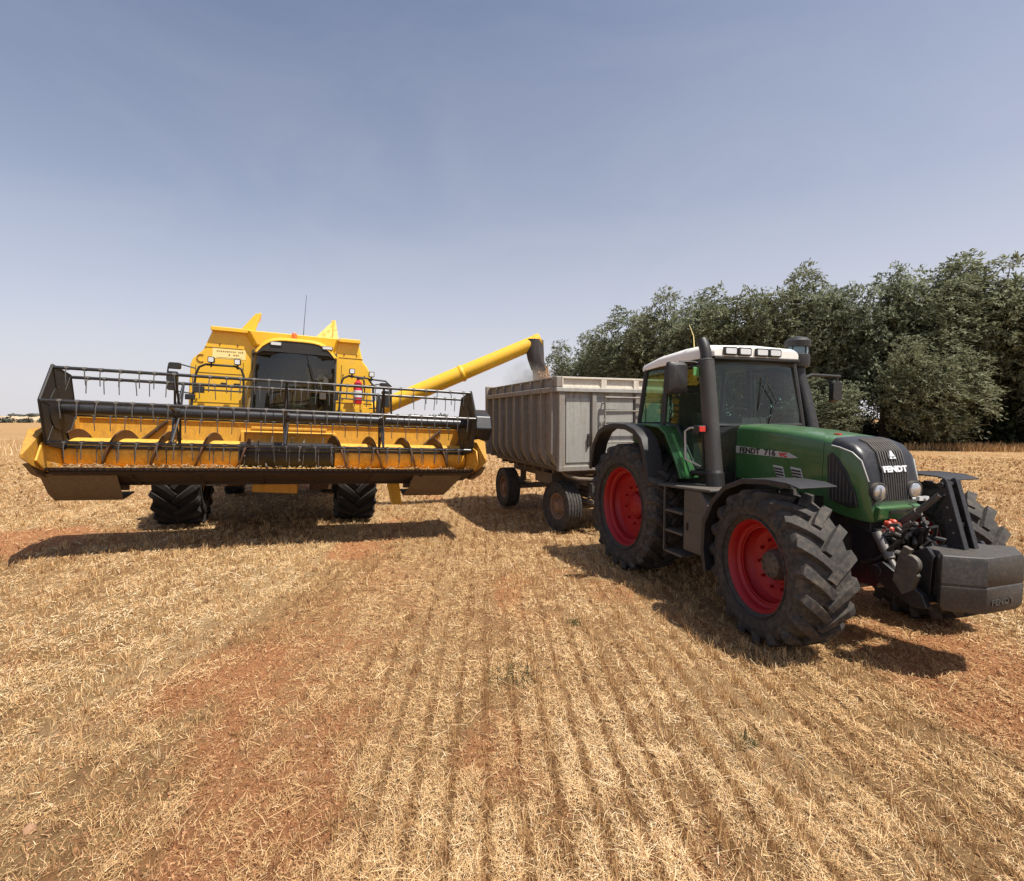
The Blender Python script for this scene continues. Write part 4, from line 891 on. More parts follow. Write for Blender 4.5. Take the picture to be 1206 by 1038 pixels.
# end walls, dividers
for q, y in ((-1, Y0), (1, Y1)):
    s = MB(); s.prism([(1.26, 1.10), (1.34, 1.98), (1.50, 1.98), (1.75, 1.70), (2.2, 1.68), (2.55, 1.62), (2.70, 1.40), (2.46, 1.26), (1.95, 1.08), (1.68, 1.02), (1.42, 1.05)], 'y', y - .012, y + .012); ew = s.build('end_wall', 'amber', hd, bevel=.006)
    s = MB(); o = y + q * .03
    s.loft([[(1.55, o, 1.30), (1.55, o, 1.72), (1.55, o + q * .10, 1.74), (1.55, o + q * .12, 1.36)],
            [(2.0, o, 1.20), (2.0, o, 1.78), (2.0, o + q * .17, 1.82), (2.0, o + q * .14, 1.42)],
            [(2.45, o - q * .01, 1.24), (2.45, o, 1.76), (2.45, o + q * .15, 1.79), (2.45, o + q * .10, 1.40)],
            [(2.75, o - q * .02, 1.33), (2.75, o, 1.60), (2.75, o + q * .08, 1.62), (2.75, o + q * .06, 1.42)],
            [(2.95, o, 1.44), (2.95, o, 1.50), (2.95, o + q * .03, 1.50), (2.95, o + q * .03, 1.45)]])
    s.build('divider', 'amberdark', hd, bevel=.012)
    s = MB(); s.prism([(1.6, 1.05), (1.7, 1.28), (2.4, 1.36), (2.74, 1.36), (2.5, 1.20), (2.05, 1.06)], 'y', o + q * .02, o + q * .09); s.build('divider_shoe', 'skid', hd, bevel=.006)
# skid plates near both ends
for y0, y1, q in ((-2.86, -2.0, -1), (2.10, 2.90, 1)):
    s = MB(); sl = .10 * (1 if q > 0 else .15)
    s.loft([[(2.30, y0 + (sl if q > 0 else -.0), 1.19), (2.30, y1 + (.16 if q > 0 else 0), 1.19), (2.27, y1 + (.16 if q > 0 else 0), 1.16), (2.27, y0 + sl, 1.16)],
            [(2.05, y0 + sl * .4, .90), (2.05, y1, .90), (2.03, y1, .88), (2.03, y0 + sl * .4, .88)], [(1.80, y0, .77), (1.80, y1 - .05, .77), (1.80, y1 - .05, .75), (1.80, y0, .75)], [(1.45, y0, .83), (1.45, y1, .83), (1.45, y1, .81), (1.45, y0, .81)]])
    s.bx(1.5, 1.55, y0 + .05, y1 - .05, .86, 1.06); s.bx(1.9, 1.95, y0 + .1, y0 + .14, .86, 1.06); s.bx(1.9, 1.95, y1 - .14, y1 - .1, .86, 1.06)
    s.build('skid_plate', 'skid', hd, bevel=.006)
# --- reel
RXC, RZC, RR_ = 2.20, 2.08, .58
ANG = [69, 129, 189, 249, 309, 9]
YA, YB = Y0 + .10, Y1 - .14
s = MB(); s.cyl((RXC, YA - .05, RZC), (RXC, YB + .05, RZC), .078, n=24); s.cyl((RXC, YA - .2, RZC), (RXC, YB + .2, RZC), .03, n=12)
reel = s.build('reel', 'blacksteel', cb)
SPY = [YA, YA + 1.34, .16, YB - 1.45, YB]
for a_ in ANG:
    bx_, bz_ = RXC + RR_ * math.cos(R_(a_)), RZC + RR_ * math.sin(R_(a_))
    s = MB(); s.cyl((bx_, YA - .03, bz_), (bx_, YB + .03, bz_), .023, n=10); bt = s.build('bat', 'blacksteel', reel)
rr = random.Random(11)
def tine_mb():
    s = MB(); jx = rr.uniform(-.025, .025)
    s.lathe([(.028, -.022), (.028, .022)], n=8)
    s.tube([(.015, 0, 0), (.045, jx * .5, -.06), (.03, jx, -.225)], .0068, 5)
    if rr.random() < .4: s.tube([(.015, .03, 0), (.045, .045 + jx * .5, -.06), (.03, .05 + jx, -.22)], .0068, 5)
    return s
TP = [tine_mb().mesh('tine', ['greysteel']) for _ in range(5)]; spots = []
for a_ in (69, 129, 9, 309, 189, 249):
    y = YA + .10 + rr.random() * .08
    while y < YB - .05: spots.append((a_, y)); y += .205 + rr.uniform(-.03, .03)
rest = MB()
for k, (a_, y) in enumerate(spots):
    c_ = (RXC + RR_ * math.cos(R_(a_)), y, RZC + RR_ * math.sin(R_(a_)))
    if k < 96: t_ = D.objects.new('tine', TP[k % 5]); COL.objects.link(t_); t_.parent = reel; t_.location = c_
    else:
        m_ = TP[k % 5]; rest.add([tuple(v.co + Vector(c_)) for v in m_.vertices], [tuple(p.vertices) for p in m_.polygons])
ro = rest.build('tine', 'greysteel', reel, weld=False); ro['kind'] = 'stuff'
for y in SPY[1:4]:
    s = MB()
    for i, a_ in enumerate(ANG):
        p = (RXC + RR_ * math.cos(R_(a_)), RZC + RR_ * math.sin(R_(a_))); a2 = ANG[(i + 1) % 6]; p2 = (RXC + RR_ * math.cos(R_(a2)), RZC + RR_ * math.sin(R_(a2)))
        for dy in (-.03, .03): s.tube([(RXC + .07 * math.cos(R_(a_)), y + dy, RZC + .07 * math.sin(R_(a_))), (p[0], y, p[1])], .017, 6)
    s.lathe([(.082, y - .05), (.10, y - .045), (.10, y + .045), (.082, y + .05)], c=(RXC, 0, RZC), n=20); s.build('spider', 'blacksteel', reel)

for y, q in ((YA - .05, -1), (YB + .05, 1)):
    s = MB(); pl = [(RXC + (RR_ - .02) * math.cos(R_(a_)), RZC + (RR_ + .03) * math.sin(R_(a_))) for a_ in ANG]
    s.prism(pl, 'y', y - .008, y + .008); s.prism([(RXC + .30 * math.cos(R_(t)), RZC + .30 * math.sin(R_(t))) for t in range(0, 360, 30)], 'y', y - .02 * 1, y + .02)
    for i in range(6):
        p, p2 = pl[i], pl[(i + 1) % 6]; s.tube([(p[0], y, p[1]), (p2[0], y, p2[1])], .018, 6); s.tube([(RXC, y, RZC), (p[0], y, p[1])], .016, 6)
    s.build('end_plate', 'darkplate', reel)
    s = MB(); yy = y + q * .07
    s.tube([(1.32, yy, 2.0), (1.7, yy, 2.10), (2.35, yy, 2.06)], .05, 8); s.cyl((1.40, yy, 1.65), (1.85, yy, 2.05), .028, n=10); s.bx(2.05, 2.35, yy - .04, yy + .04, 2.0, 2.14)
    s.build('reel_arm', 'blacksteel', hd, bevel=.01)
s = MB(); yy = YB + .17
s.prism([(1.30, 1.78), (1.22, 2.10), (1.40, 2.34), (1.75, 2.36), (2.05, 2.24), (2.15, 2.0), (2.0, 1.80), (1.7, 1.72)], 'y', yy + .08, yy + .40); s.build('drive_shield', 'blacksteel', hd, bevel=.03)
s = MB(); s.cyl((1.9, YA - .10, 1.95), (1.9, YA - .26, 1.95), .09, n=16); s.bx(1.7, 2.0, YA - .2, YA - .1, 1.92, 2.02); s.tube([(1.75, YA - .12, 1.98), (1.6, YA - .25, 2.1), (1.4, YA - .1, 2.0)], .02, 6); s.build('reel_motor', 'black', hd, bevel=.01)
for y in (-1.95, 2.5): MB().tube([(1.40, y, 1.60), (1.40, y + .35, 1.94)], .03, 8).build('brace', 'worn', hd)

# ================================================================== FIRE EXTINGUISHER
fx = thing('fire_extinguisher', 'red fire extinguisher hanging on the railing beside the combine cab', 'fire extinguisher', CM @ Matrix.Translation((.12, 1.42, 2.40)))
s = MB(); s.lathe([(0, 0), (.08, .005), (.088, .03), (.088, .38), (.075, .44), (.035, .475), (.03, .50)], axis='Z', n=24); fxb = s.build('cylinder', 'pinkred', fx)
s = MB(); s.cyl((0, 0, .49), (0, 0, .54), .03, n=12); s.bx(-.02, .02, -.10, .04, .54, .565); s.tube([(0, .03, .53), (.02, .11, .50), (.02, .13, .30), (.01, .12, .08)], .013, 8); s.build('valve', 'black', fx)
s = MB(); s.lathe([(.0885, .14), (.0900, .142), (.0900, .28), (.0885, .282)], axis='Z', n=24); s.build('label_band', 'lens', fxb)
# ================================================================== GROUND
def vnoise(x, y, seed=0):
    xi = np.floor(x).astype(np.int64); yi = np.floor(y).astype(np.int64); xf = x - xi; yf = y - yi
    u = xf * xf * (3 - 2 * xf); v = yf * yf * (3 - 2 * yf)
    def h(a, b):
        n = (a * 374761393 + b * 668265263 + seed * 144665) & 0x7fffffff
        n = ((n ^ (n >> 13)) * 1274126177) & 0x7fffffff
        return ((n ^ (n >> 16)) & 0xffff) / 65535.0
    return (h(xi, yi) * (1 - u) + h(xi + 1, yi) * u) * (1 - v) + (h(xi, yi + 1) * (1 - u) + h(xi + 1, yi + 1) * u) * v
def fbm(x, y, seed=0, o=4):
    s = 0; a = .5; t = 0
    for i in range(o): s = s + a * vnoise(x * 2 ** i, y * 2 ** i, seed + i); t += a; a *= .55
    return s / t
ROW = .195
def srow(x, y): return x + .052 * y
def strip_(s, c, w): return np.exp(-((s - c) / w) ** 4)
def soil(x, y):
    """0 = covered in straw, 1 = bare red earth: wheel tracks, patches"""
    s = srow(x, y) + .35 * (fbm(x * .5, y * .35, 3) - .5)
    near = np.clip(1 - (y - 14) / 10, 0, 1)
    m = .50 * np.exp(-np.abs((s + 1.40) / 1.25) ** 1.8) * np.clip(1.15 - np.abs(y - 4.5) / 9, 0, 1) + .85 * strip_(s, 4.05, .95) * near * np.clip((y - 1.5) / 2, 0, 1)
    m = m + .35 * strip_(s, .95, .28) * np.clip(1 - (y - 2.4) / 2.2, 0, 1)
    m = m + .6 * np.exp(-(((x + 7.2) / 1.6) ** 2 + ((y - 8.3) / 1.1) ** 2)) + .45 * np.exp(-(((x + 8) / 4) ** 2 + ((y - 14) / 2.) ** 2))
    m = m * (.45 + 1.1 * fbm(x * 1.3, y * .9, 5)) + .75 * np.clip((fbm(x * .8, y * .5, 9) - .62) * 5, 0, .6)
    return np.clip(m, 0, 1)
def rowk(x, y):
    """how clearly the drill rows still show: plain in the middle, trampled and covered elsewhere"""
    s = srow(x, y); return np.clip(.25 + .75 * np.exp(-((s - 1.0) / 2.6) ** 4) * np.clip(1.5 * fbm(x * .45, y * .3, 19) - .15, 0, .9), 0, 1)
def tilt(x, y):
    dx, dy = x - CO[0], y - CO[1]; f = Vector(CF).normalized(); Y = dx * -f.y + dy * f.x
    return -math.sin(CROLL) * Y * np.exp(-(np.hypot(dx, dy) / 4.6) ** 6)
def ground_z(x, y, fine=True):
    r = np.hypot(x, y); z = tilt(x, y)
    fade = np.clip(1 - r / 30, 0, 1); s = srow(x, y)
    z = z + fade * (.030 * (fbm(x * 1.1, y * 1.1, 21) - .5))
    if fine: z = z + np.clip(1 - r / 16, 0, 1) * (-.007 * np.cos(2 * pi * s / ROW) * rowk(x, y) + .045 * (fbm(x * 5, y * 5, 31) - .5) + .030 * (fbm(x * 15, y * 13, 33, 3) - .5) * np.clip(1.3 - r / 9, 0, 1))
    z = z + np.clip((r - 60) / 300, 0, 1) * 3.2 * (fbm(x * .004 + 5, y * .004, 41) - .62)
    return z
def pydata(name, v, f, mats, attrs=None, smooth=True, parent=None):
    me = D.meshes.new(name); nv = len(v); nf = len(f); k = f.shape[1]
    me.vertices.add(nv); me.vertices.foreach_set('co', np.ascontiguousarray(v, dtype=np.float32).ravel())
    me.loops.add(nf * k); me.loops.foreach_set('vertex_index', np.ascontiguousarray(f, dtype=np.int32).ravel())
    me.polygons.add(nf); me.polygons.foreach_set('loop_start', np.arange(0, nf * k, k, dtype=np.int32))
    if smooth: me.polygons.foreach_set('use_smooth', np.ones(nf, dtype=bool))
    for an, av in (attrs or {}).items():
        a = me.attributes.new(an, 'FLOAT', 'POINT'); a.data.foreach_set('value', np.ascontiguousarray(av, dtype=np.float32))
    for m in mats: me.materials.append(m)
    me.update(calc_edges=True); me.validate()
    o = D.objects.new(name, me); COL.objects.link(o)
    if parent is not None: o.parent = parent
    return o
# one sheet: rings growing outwards, finer sectors in the part the camera looks at
az = np.concatenate([np.linspace(R_(25), R_(155), 900), np.linspace(R_(155), R_(385), 160)[1:-1]])
rad = np.concatenate([[.05, .6], np.geomspace(1.3, 60, 420), np.geomspace(62, 6000, 70)])
A_, B_ = np.meshgrid(az, rad); gx = (B_ * np.cos(A_)).ravel(); gy = (B_ * np.sin(A_)).ravel(); gz = ground_z(gx, gy)
na, nr = len(az), len(rad); I, J = np.meshgrid(np.arange(nr - 1), np.arange(na), indexing='ij'); J2 = (J + 1) % na
gf = np.stack([I * na + J, I * na + J2, (I + 1) * na + J2, (I + 1) * na + J], -1).reshape(-1, 4)
m, nt, out = nodes('stubble_field')
geo = N(nt, 'ShaderNodeNewGeometry').outputs['Position']
sep = N(nt, 'ShaderNodeSeparateXYZ'); nt.links.new(geo, sep.inputs[0])
srow_n = math_(nt, 'ADD', sep.outputs[0], math_(nt, 'MULTIPLY', sep.outputs[1], .052))
cmb = N(nt, 'ShaderNodeCombineXYZ'); nt.links.new(srow_n, cmb.inputs[0]); nt.links.new(sep.outputs[1], cmb.inputs[1])
def nz(scale, detail, rough, sx=1, sy=1):
    mp = N(nt, 'ShaderNodeMapping'); mp.inputs['Scale'].default_value = (sx, sy, 1); nt.links.new(cmb.outputs[0], mp.inputs[0])
    return noise(nt, scale, detail, rough, mp.outputs[0])
sa = N(nt, 'ShaderNodeAttribute', attribute_name='soil').outputs['Fac']
earth = mix(nt, ramp(nt, nz(24, 9, .85), [(.36, 0), (.64, 1)]), (.24, .093, .037), (.62, .297, .132))
litter = ramp(nt, nz(70, 9, .85, 1, .6), [(.30, (.10, .050, .022)), (.46, (.27, .155, .064)), (.60, (.50, .335, .150)), (.76, (.67, .49, .26))])
litter = mix(nt, ramp(nt, nz(.9, 5, .6), [(.35, 0), (.7, .5)]), litter, (.32, .20, .09))
# drill rows and combine-width swaths
wv = N(nt, 'ShaderNodeTexWave', wave_type='BANDS', bands_direction='X'); wv.inputs['Scale'].default_value = 1 / ROW / 20 * 2 * pi; wv.inputs['Distortion'].default_value = 1.2; wv.inputs['Detail'].default_value = 2; wv.inputs['Detail Scale'].default_value = 2
nt.links.new(cmb.outputs[0], wv.inputs[0])
litter = mix(nt, ramp(nt, wv.outputs[1], [(.15, .45), (.6, 0)]), litter, (.16, .085, .036))
sw = nz(1, 4, .6, .33, .018)
litter = mix(nt, ramp(nt, sw, [(.40, .55), (.56, 0)]), litter, (.33, .18, .085))
litter = mix(nt, ramp(nt, nz(1, 3, .5, .9, .03), [(.5, 0), (.62, .3)]), litter, (.60, .44, .24))
thr = math_(nt, 'ADD', sa, math_(nt, 'MULTIPLY', math_(nt, 'SUBTRACT', nz(11, 5, .7), .5), 1.1))
base = mix(nt, ramp(nt, thr, [(.30, 0), (.62, 1)]), litter, earth)
b = N(nt, 'ShaderNodeBsdfPrincipled'); nt.links.new(base, b.inputs['Base Color']); b.inputs['Roughness'].default_value = .95; b.inputs['Specular IOR Level'].default_value = .1
bp = N(nt, 'ShaderNodeBump'); bp.inputs['Strength'].default_value = .9; bp.inputs['Distance'].default_value = .05; nt.links.new(nz(40, 9, .85), bp.inputs['Height']); nt.links.new(bp.outputs[0], b.inputs['Normal'])
nt.links.new(b.outputs[0], out.inputs[0])
ground = pydata('ground', np.stack([gx, gy, gz], -1), gf, [m], {'soil': soil(gx, gy)}); tag(ground, 'harvested field of pale straw stubble over reddish earth', 'field', kind='structure')

# ------------------------------------------------------------------ straw: short stubs in rows plus loose straw lying on the ground
m, nt, out = nodes('straw')
at_ = N(nt, 'ShaderNodeAttribute', attribute_name='tint').outputs['Fac']
col = ramp(nt, at_, [(0, (.14, .064, .027)), (.25, (.39, .212, .088)), (.5, (.64, .410, .185)), (.75, (.80, .582, .310)), (1, (.87, .725, .49))])
b = N(nt, 'ShaderNodeBsdfPrincipled'); nt.links.new(col, b.inputs['Base Color']); b.inputs['Roughness'].default_value = .55; b.inputs['Specular IOR Level'].default_value = .3
tr_ = N(nt, 'ShaderNodeBsdfTranslucent'); nt.links.new(col, tr_.inputs[0]); mx = N(nt, 'ShaderNodeMixShader'); mx.inputs[0].default_value = .2
nt.links.new(b.outputs[0], mx.inputs[1]); nt.links.new(tr_.outputs[0], mx.inputs[2]); nt.links.new(mx.outputs[0], out.inputs[0])
MSTRAW = m
def ribbons(P0, dirv, length, width, bend, tint, nseg=2, nrm=None):
    """curved flat blades: start P0, direction dirv, bend is added to the end point"""
    n = len(P0); side = np.cross(dirv, np.array([0, 0, 1.0]) if nrm is None else nrm) + rng.normal(0, .25, (n, 3)); side /= np.linalg.norm(side, axis=1)[:, None] + 1e-9
    V = []
    for k in range(nseg + 1):
        t = k / nseg; c = P0 + dirv * (length * t)[:, None] + bend * (t * t); w = (width * (1 - .45 * t))[:, None]
        V += [c - side * w, c + side * w]
    V = np.stack(V, 1); m_ = 2 * (nseg + 1); base = (np.arange(n) * m_)[:, None]
    F = np.concatenate([base + np.array([2 * k, 2 * k + 1, 2 * k + 3, 2 * k + 2]) for k in range(nseg)], 0)
    return V.reshape(-1, 3), F, np.repeat(tint, m_)
def sample(n, dmin, dmax, ex):
    """points over the field, thinning out with distance; a looser cover also lies to the sides and behind"""
    u = rng.random(n); a = 2 - ex
    d = (dmin ** a + u * (dmax ** a - dmin ** a)) ** (1 / a)
    th = np.where(rng.random(n) < .86, rng.uniform(R_(38), R_(142), n), np.where(rng.random(n) < .5, rng.uniform(R_(4), R_(38), n), rng.uniform(R_(142), R_(176), n)))
    x, y = d * np.cos(th), d * np.sin(th); k = rng.random(n) < .10
    x = np.where(k, rng.uniform(-5, 6, n), x); y = np.where(k, rng.uniform(-3, 1.75, n), y)
    return x, y, np.maximum(np.hypot(x, y), 1.7)
def keep_off(x, y, wheels):
    k = np.ones(len(x), bool)
    for (cx, cy, r) in wheels: k &= (x - cx) ** 2 + (y - cy) ** 2 > r * r
    return k
Vs, Fs, Ts = [], [], []; off = 0
def push(V, F, T):
    global off
    Vs.append(V); Fs.append(F + off); Ts.append(T); off += len(V)
QF = 1.0
# a) stubs standing in tufts along the drill rows
x, y, d = sample(60000, 1.7, 36, 1.5)
s = srow(x, y); s = np.round(s / ROW) * ROW + rng.normal(0, 1, len(s)) * (.014 + .075 * (1 - rowk(x, y))); x = s - .052 * y
so = soil(x, y); k = (rng.random(len(x)) > so * .95) & (rng.random(len(x)) < .25 + 1.2 * fbm(x * 1.6, y * 1.6, 55)); x, y, d, so = x[k], y[k], d[k], so[k]
nt_ = rng.integers(5, 13, len(x)); th_ = rng.uniform(.55, 1.25, len(x)) * (1 - .4 * so); tt_ = rng.normal(.42, .15, len(x)) - .15 * so + .3 * (fbm(x * .6, y * .4, 61) - .5)
x, y, d, hh, tb = (np.repeat(q, nt_) for q in (x, y, d, th_, tt_)); n = len(x)
ph = rng.uniform(0, 2 * pi, n); r_ = .022 * np.sqrt(rng.random(n)); x = x + r_ * np.cos(ph); y = y + r_ * 1.5 * np.sin(ph)
tl_ = np.abs(rng.normal(0, .38, n)); ph = ph + rng.normal(0, .8, n)
dv_ = np.stack([np.sin(tl_) * np.cos(ph), np.sin(tl_) * np.sin(ph), np.cos(tl_)], -1)
ln = .074 * hh * rng.uniform(.55, 1.2, n); wd = np.maximum(.0017, d * .00052) * rng.uniform(.7, 1.3, n)
push(*ribbons(np.stack([x, y, ground_z(x, y) - .006], -1), dv_, ln, wd, rng.normal(0, .010, (n, 3)), np.clip(tb + rng.normal(0, .11, n), 0, 1)))
# b) chopped straw lying between the rows, gathered in uneven patches
def litter_(n0, dmin, dmax, l0, l1, tone, patch):
    x, y, d = sample(n0, dmin, dmax, 1.5); so = soil(x, y); cl = fbm(x * 5, y * 4, 81, 3); sw_ = fbm(srow(x, y) * .55, y * .05, 77)
    k = rng.random(len(x)) < np.clip((cl - .5) * patch + .55 + (sw_ - .5) * 1.2 - so * .34, .12, 1); x, y, d, so, cl = x[k], y[k], d[k], so[k], cl[k]; n = len(x); s = srow(x, y); fr_ = s / ROW - np.round(s / ROW); x = x + np.sign(fr_) * .030 * np.exp(-(fr_ / .2) ** 2) * rowk(x, y)
    ph = rng.normal(1.62, 1.1, n); el = np.abs(rng.normal(0, .28, n)); dv_ = np.stack([np.cos(el) * np.cos(ph), np.cos(el) * np.sin(ph), np.sin(el)], -1)
    ln = rng.gamma(2.0, (l1 - l0) / 4, n) + l0; ln = np.minimum(ln, l1 * 1.5); wd = np.maximum(.0012, d * .00040) * rng.uniform(.6, 1.4, n)
    tn = np.clip(rng.normal(tone, .17, n) + .35 * (fbm(x * .7, y * .5, 62) - .5) - .22 * so + .15 * np.exp(-((srow(x, y) + 3.7) / 1.3) ** 2) + .10 * np.exp(-((srow(x, y) - .9) / .7) ** 2), 0, 1)
    bd = rng.normal(0, .30, (n, 3)) * ln[:, None]; bd[:, 2] = -np.abs(bd[:, 2]) * .6
    z = ground_z(x, y) + rng.gamma(1.4, .006, n) + np.clip(cl - .5, 0, 1) * .07 * rng.random(n)
    push(*ribbons(np.stack([x, y, z], -1), dv_, ln, wd, bd, tn))
litter_(int(1250000 * QF), 1.7, 42, .008, .042, .58, 3.4)
litter_(int(100000 * QF), 1.7, 30, .03, .11, .63, 2.4)
litter_(int(1200 * QF), 1.7, 12, .08, .18, .70, 1.0)
litter_(int(80000 * QF), 1.7, 14, .012, .06, .25, 1.5)
st_ = pydata('straw_stubble', np.concatenate(Vs), np.concatenate(Fs), [MSTRAW], {'tint': np.concatenate(Ts)}); tag(st_, 'cut straw stubs in rows and loose straw strewn over the field', 'stubble', kind='stuff')
# crumbs of dry earth between the stubs
x, y, d = sample(540000, 1.7, 22, 1.5); so = soil(x, y); k = rng.random(len(x)) < .30 + so; x, y, d = x[k], y[k], d[k]; n = len(x)
a_ = rng.normal(0, 1, (n, 3)); a_ /= np.linalg.norm(a_, axis=1)[:, None]; sz_ = np.maximum(np.minimum(rng.gamma(1.6, .0030, n) + .0015, .0085), d * .0005)
V, F, T = ribbons(np.stack([x, y, ground_z(x, y) + sz_ * .3], -1), a_, sz_ * 1.6, sz_ * .7, rng.normal(0, .4, (n, 3)) * sz_[:, None], np.clip(rng.normal(.5, .22, n), 0, 1), 2, rng.normal(0, 1, (n, 3)))
m, nt, out = nodes('earth_crumb'); at2 = N(nt, 'ShaderNodeAttribute', attribute_name='tint').outputs['Fac']; b = N(nt, 'ShaderNodeBsdfPrincipled'); nt.links.new(ramp(nt, at2, [(0, (.10, .045, .022)), (.5, (.34, .165, .075)), (1, (.48, .265, .135))]), b.inputs['Base Color']); b.inputs['Roughness'].default_value = .95; nt.links.new(b.outputs[0], out.inputs[0])
cr_ = pydata('earth_crumbs', V, F, [m], {'tint': T}); tag(cr_, 'crumbs of dry reddish earth scattered between the stubble', 'soil', kind='stuff')
# d) tall uncut stalks along the field edge on the far left and dry grass before the trees
def grass_patch(name, pts, hgt, width, label, cat, tmean, mat):
    n = len(pts); x, y = pts[:, 0], pts[:, 1]; tl_ = np.abs(rng.normal(0, .25, n)); ph = rng.uniform(0, 2 * pi, n)
    dv_ = np.stack([np.sin(tl_) * np.cos(ph) + .12, np.sin(tl_) * np.sin(ph), np.cos(tl_)], -1)
    V, F, T = ribbons(np.stack([x, y, ground_z(x, y, False) - .02], -1), dv_, hgt * rng.uniform(.5, 1.15, n), width * rng.uniform(.7, 1.4, n), rng.normal(0, .12, (n, 3)) * hgt, np.clip(rng.normal(tmean, .16, n), 0, 1))
    o = pydata(name, V, F, [mat], {'tint': T}); tag(o, label, cat, kind='stuff'); return o

# ------------------------------------------------------------------ small weeds and stones
M['weed'] = leafmat('weed_leaves', (.06, .062, .025), (.15, .14, .06))
def weed(x, y, r, n, label):
    ph = rng.uniform(0, 2 * pi, n); rr_ = r * np.sqrt(rng.random(n)); px = x + rr_ * np.cos(ph); py = y + rr_ * np.sin(ph) * .8
    el = rng.uniform(.3, 1.3, n); q = rng.uniform(0, 2 * pi, n); dv_ = np.stack([np.cos(el) * np.cos(q), np.cos(el) * np.sin(q), np.sin(el)], -1)
    V, F, T = ribbons(np.stack([px, py, ground_z(px, py)], -1), dv_, rng.uniform(.02, .06, n), rng.uniform(.002, .005, n), rng.normal(0, .015, (n, 3)), rng.random(n))
    o = pydata('weed', V, F, [M['weed']], {'tint': T}); tag(o, label, 'weed', 'green weeds among the stubble')
weed(0.00, 3.98, .22, 200, 'widest dull green weed tuft, flat in the middle of the stubble')
weed(.62, 5.0, .08, 70, 'small bright green weed in the pale straw before the rear tractor wheel')
weed(1.45, 3.1, .07, 60, 'small upright weed in the straw nearest the front tractor wheel')
M['stone'] = surf('field_stone', (.30, .165, .09), .85, dust=.4, dust_sheen_col=(.40, .27, .15), up=.2, bump=.4, bscale=30)
M['palestone'] = surf('pale_field_stone', (.55, .40, .27), .85, dust=.3, up=.2, bump=.4, bscale=30)
def stone(x, y, r, mat, label, grp=None):
    b = MB(); b.ball((0, 0, 0), (r * rng.uniform(.9, 1.3), r * rng.uniform(.8, 1.1), r * rng.uniform(.5, .75)), 12)
    f_ = [rng.normal(0, 1, 3) for _ in range(4)]; vv = []
    for v in b.v:
        d_ = sum(.09 * math.sin(3 * np.dot(f, v) / r + i) for i, f in enumerate(f_)); vv.append((v[0] * (1 + d_), v[1] * (1 + d_), v[2] * (1 + d_)))
    b.v = vv; o = b.build('stone', mat, loc=(x, y, float(ground_z(np.array([x]), np.array([y]))[0]) + r * .25), rotz=rng.uniform(0, 6)); tag(o, label, 'stone', grp)
stone(-2.40, 2.45, .028, 'stone', 'largest reddish stone, half sunk at the left edge of the stubble')
stone(1.02, 3.02, .026, 'palestone', 'pale stone beside the small weed on the straw')
for i in range(14):
    yy = rng.uniform(2.3, 7); ss = rng.normal(-1.65, .45) if i % 3 else rng.normal(3.9, .6); stone(ss - .052 * yy, yy, rng.uniform(.010, .020), 'stone', 'small reddish stone lying in a bare earth wheel track', 'small stones in the wheel tracks')

# ================================================================== TREES
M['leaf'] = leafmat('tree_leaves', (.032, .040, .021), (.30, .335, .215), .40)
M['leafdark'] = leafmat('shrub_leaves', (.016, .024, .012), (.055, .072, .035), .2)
WIND = np.array([.55, -.12, -.10])
def crown_mesh(name, lobes, sprays, mat, leaf=(.18, .052), droop=.35, per=9):
    """leaves set along many short sprays that grow out of each lobe and bend with the wind"""
    LC = np.array([l[0] for l in lobes]); LR = np.array([l[1] for l in lobes])
    idx = np.repeat(np.arange(len(lobes)), [int(sprays * (r[0] * r[1]) ** .9) + 8 for r in LR]); n = len(idx)
    d_ = rng.normal(0, 1, (n, 3)); d_ /= np.linalg.norm(d_, axis=1)[:, None]; d_[:, 2] = np.where(d_[:, 2] < -.35, -d_[:, 2] * .6, d_[:, 2])
    c0 = LC[idx] + d_ * LR[idx] * rng.uniform(.55, .92, n)[:, None]
    sd = d_ * .8 + rng.normal(0, .45, (n, 3)) + WIND * .8; sd /= np.linalg.norm(sd, axis=1)[:, None]; sl = rng.uniform(.35, .9, n)
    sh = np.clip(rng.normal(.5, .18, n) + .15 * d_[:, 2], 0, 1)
    P, Dv, Tn = [], [], []; Nn = np.tile(d_ * .8 + np.array([0, 0, .35]), (per, 1))
    for k in range(per):
        t = (k + .4) / per; p = c0 + sd * (sl * t)[:, None] + (WIND * .5 + np.array([0, 0, -droop])) * (sl * t * t)[:, None]
        a = sd + rng.normal(0, .6, (n, 3)) + WIND * .5 + np.array([0, 0, -.25]); a /= np.linalg.norm(a, axis=1)[:, None]
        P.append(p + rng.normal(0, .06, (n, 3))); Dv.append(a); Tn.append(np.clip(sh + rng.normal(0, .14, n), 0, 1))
    P, Dv, Tn = np.concatenate(P), np.concatenate(Dv), np.concatenate(Tn); n = len(P)
    V, F, T = ribbons(P, Dv, leaf[0] * rng.uniform(.7, 1.5, n), leaf[1] * rng.uniform(.7, 1.3, n), rng.normal(0, .03, (n, 3)), Tn, 2, Nn + rng.normal(0, .45, (n, 3)))
    o = pydata(name, V, F, [mat], {'tint': T}, smooth=False); return o
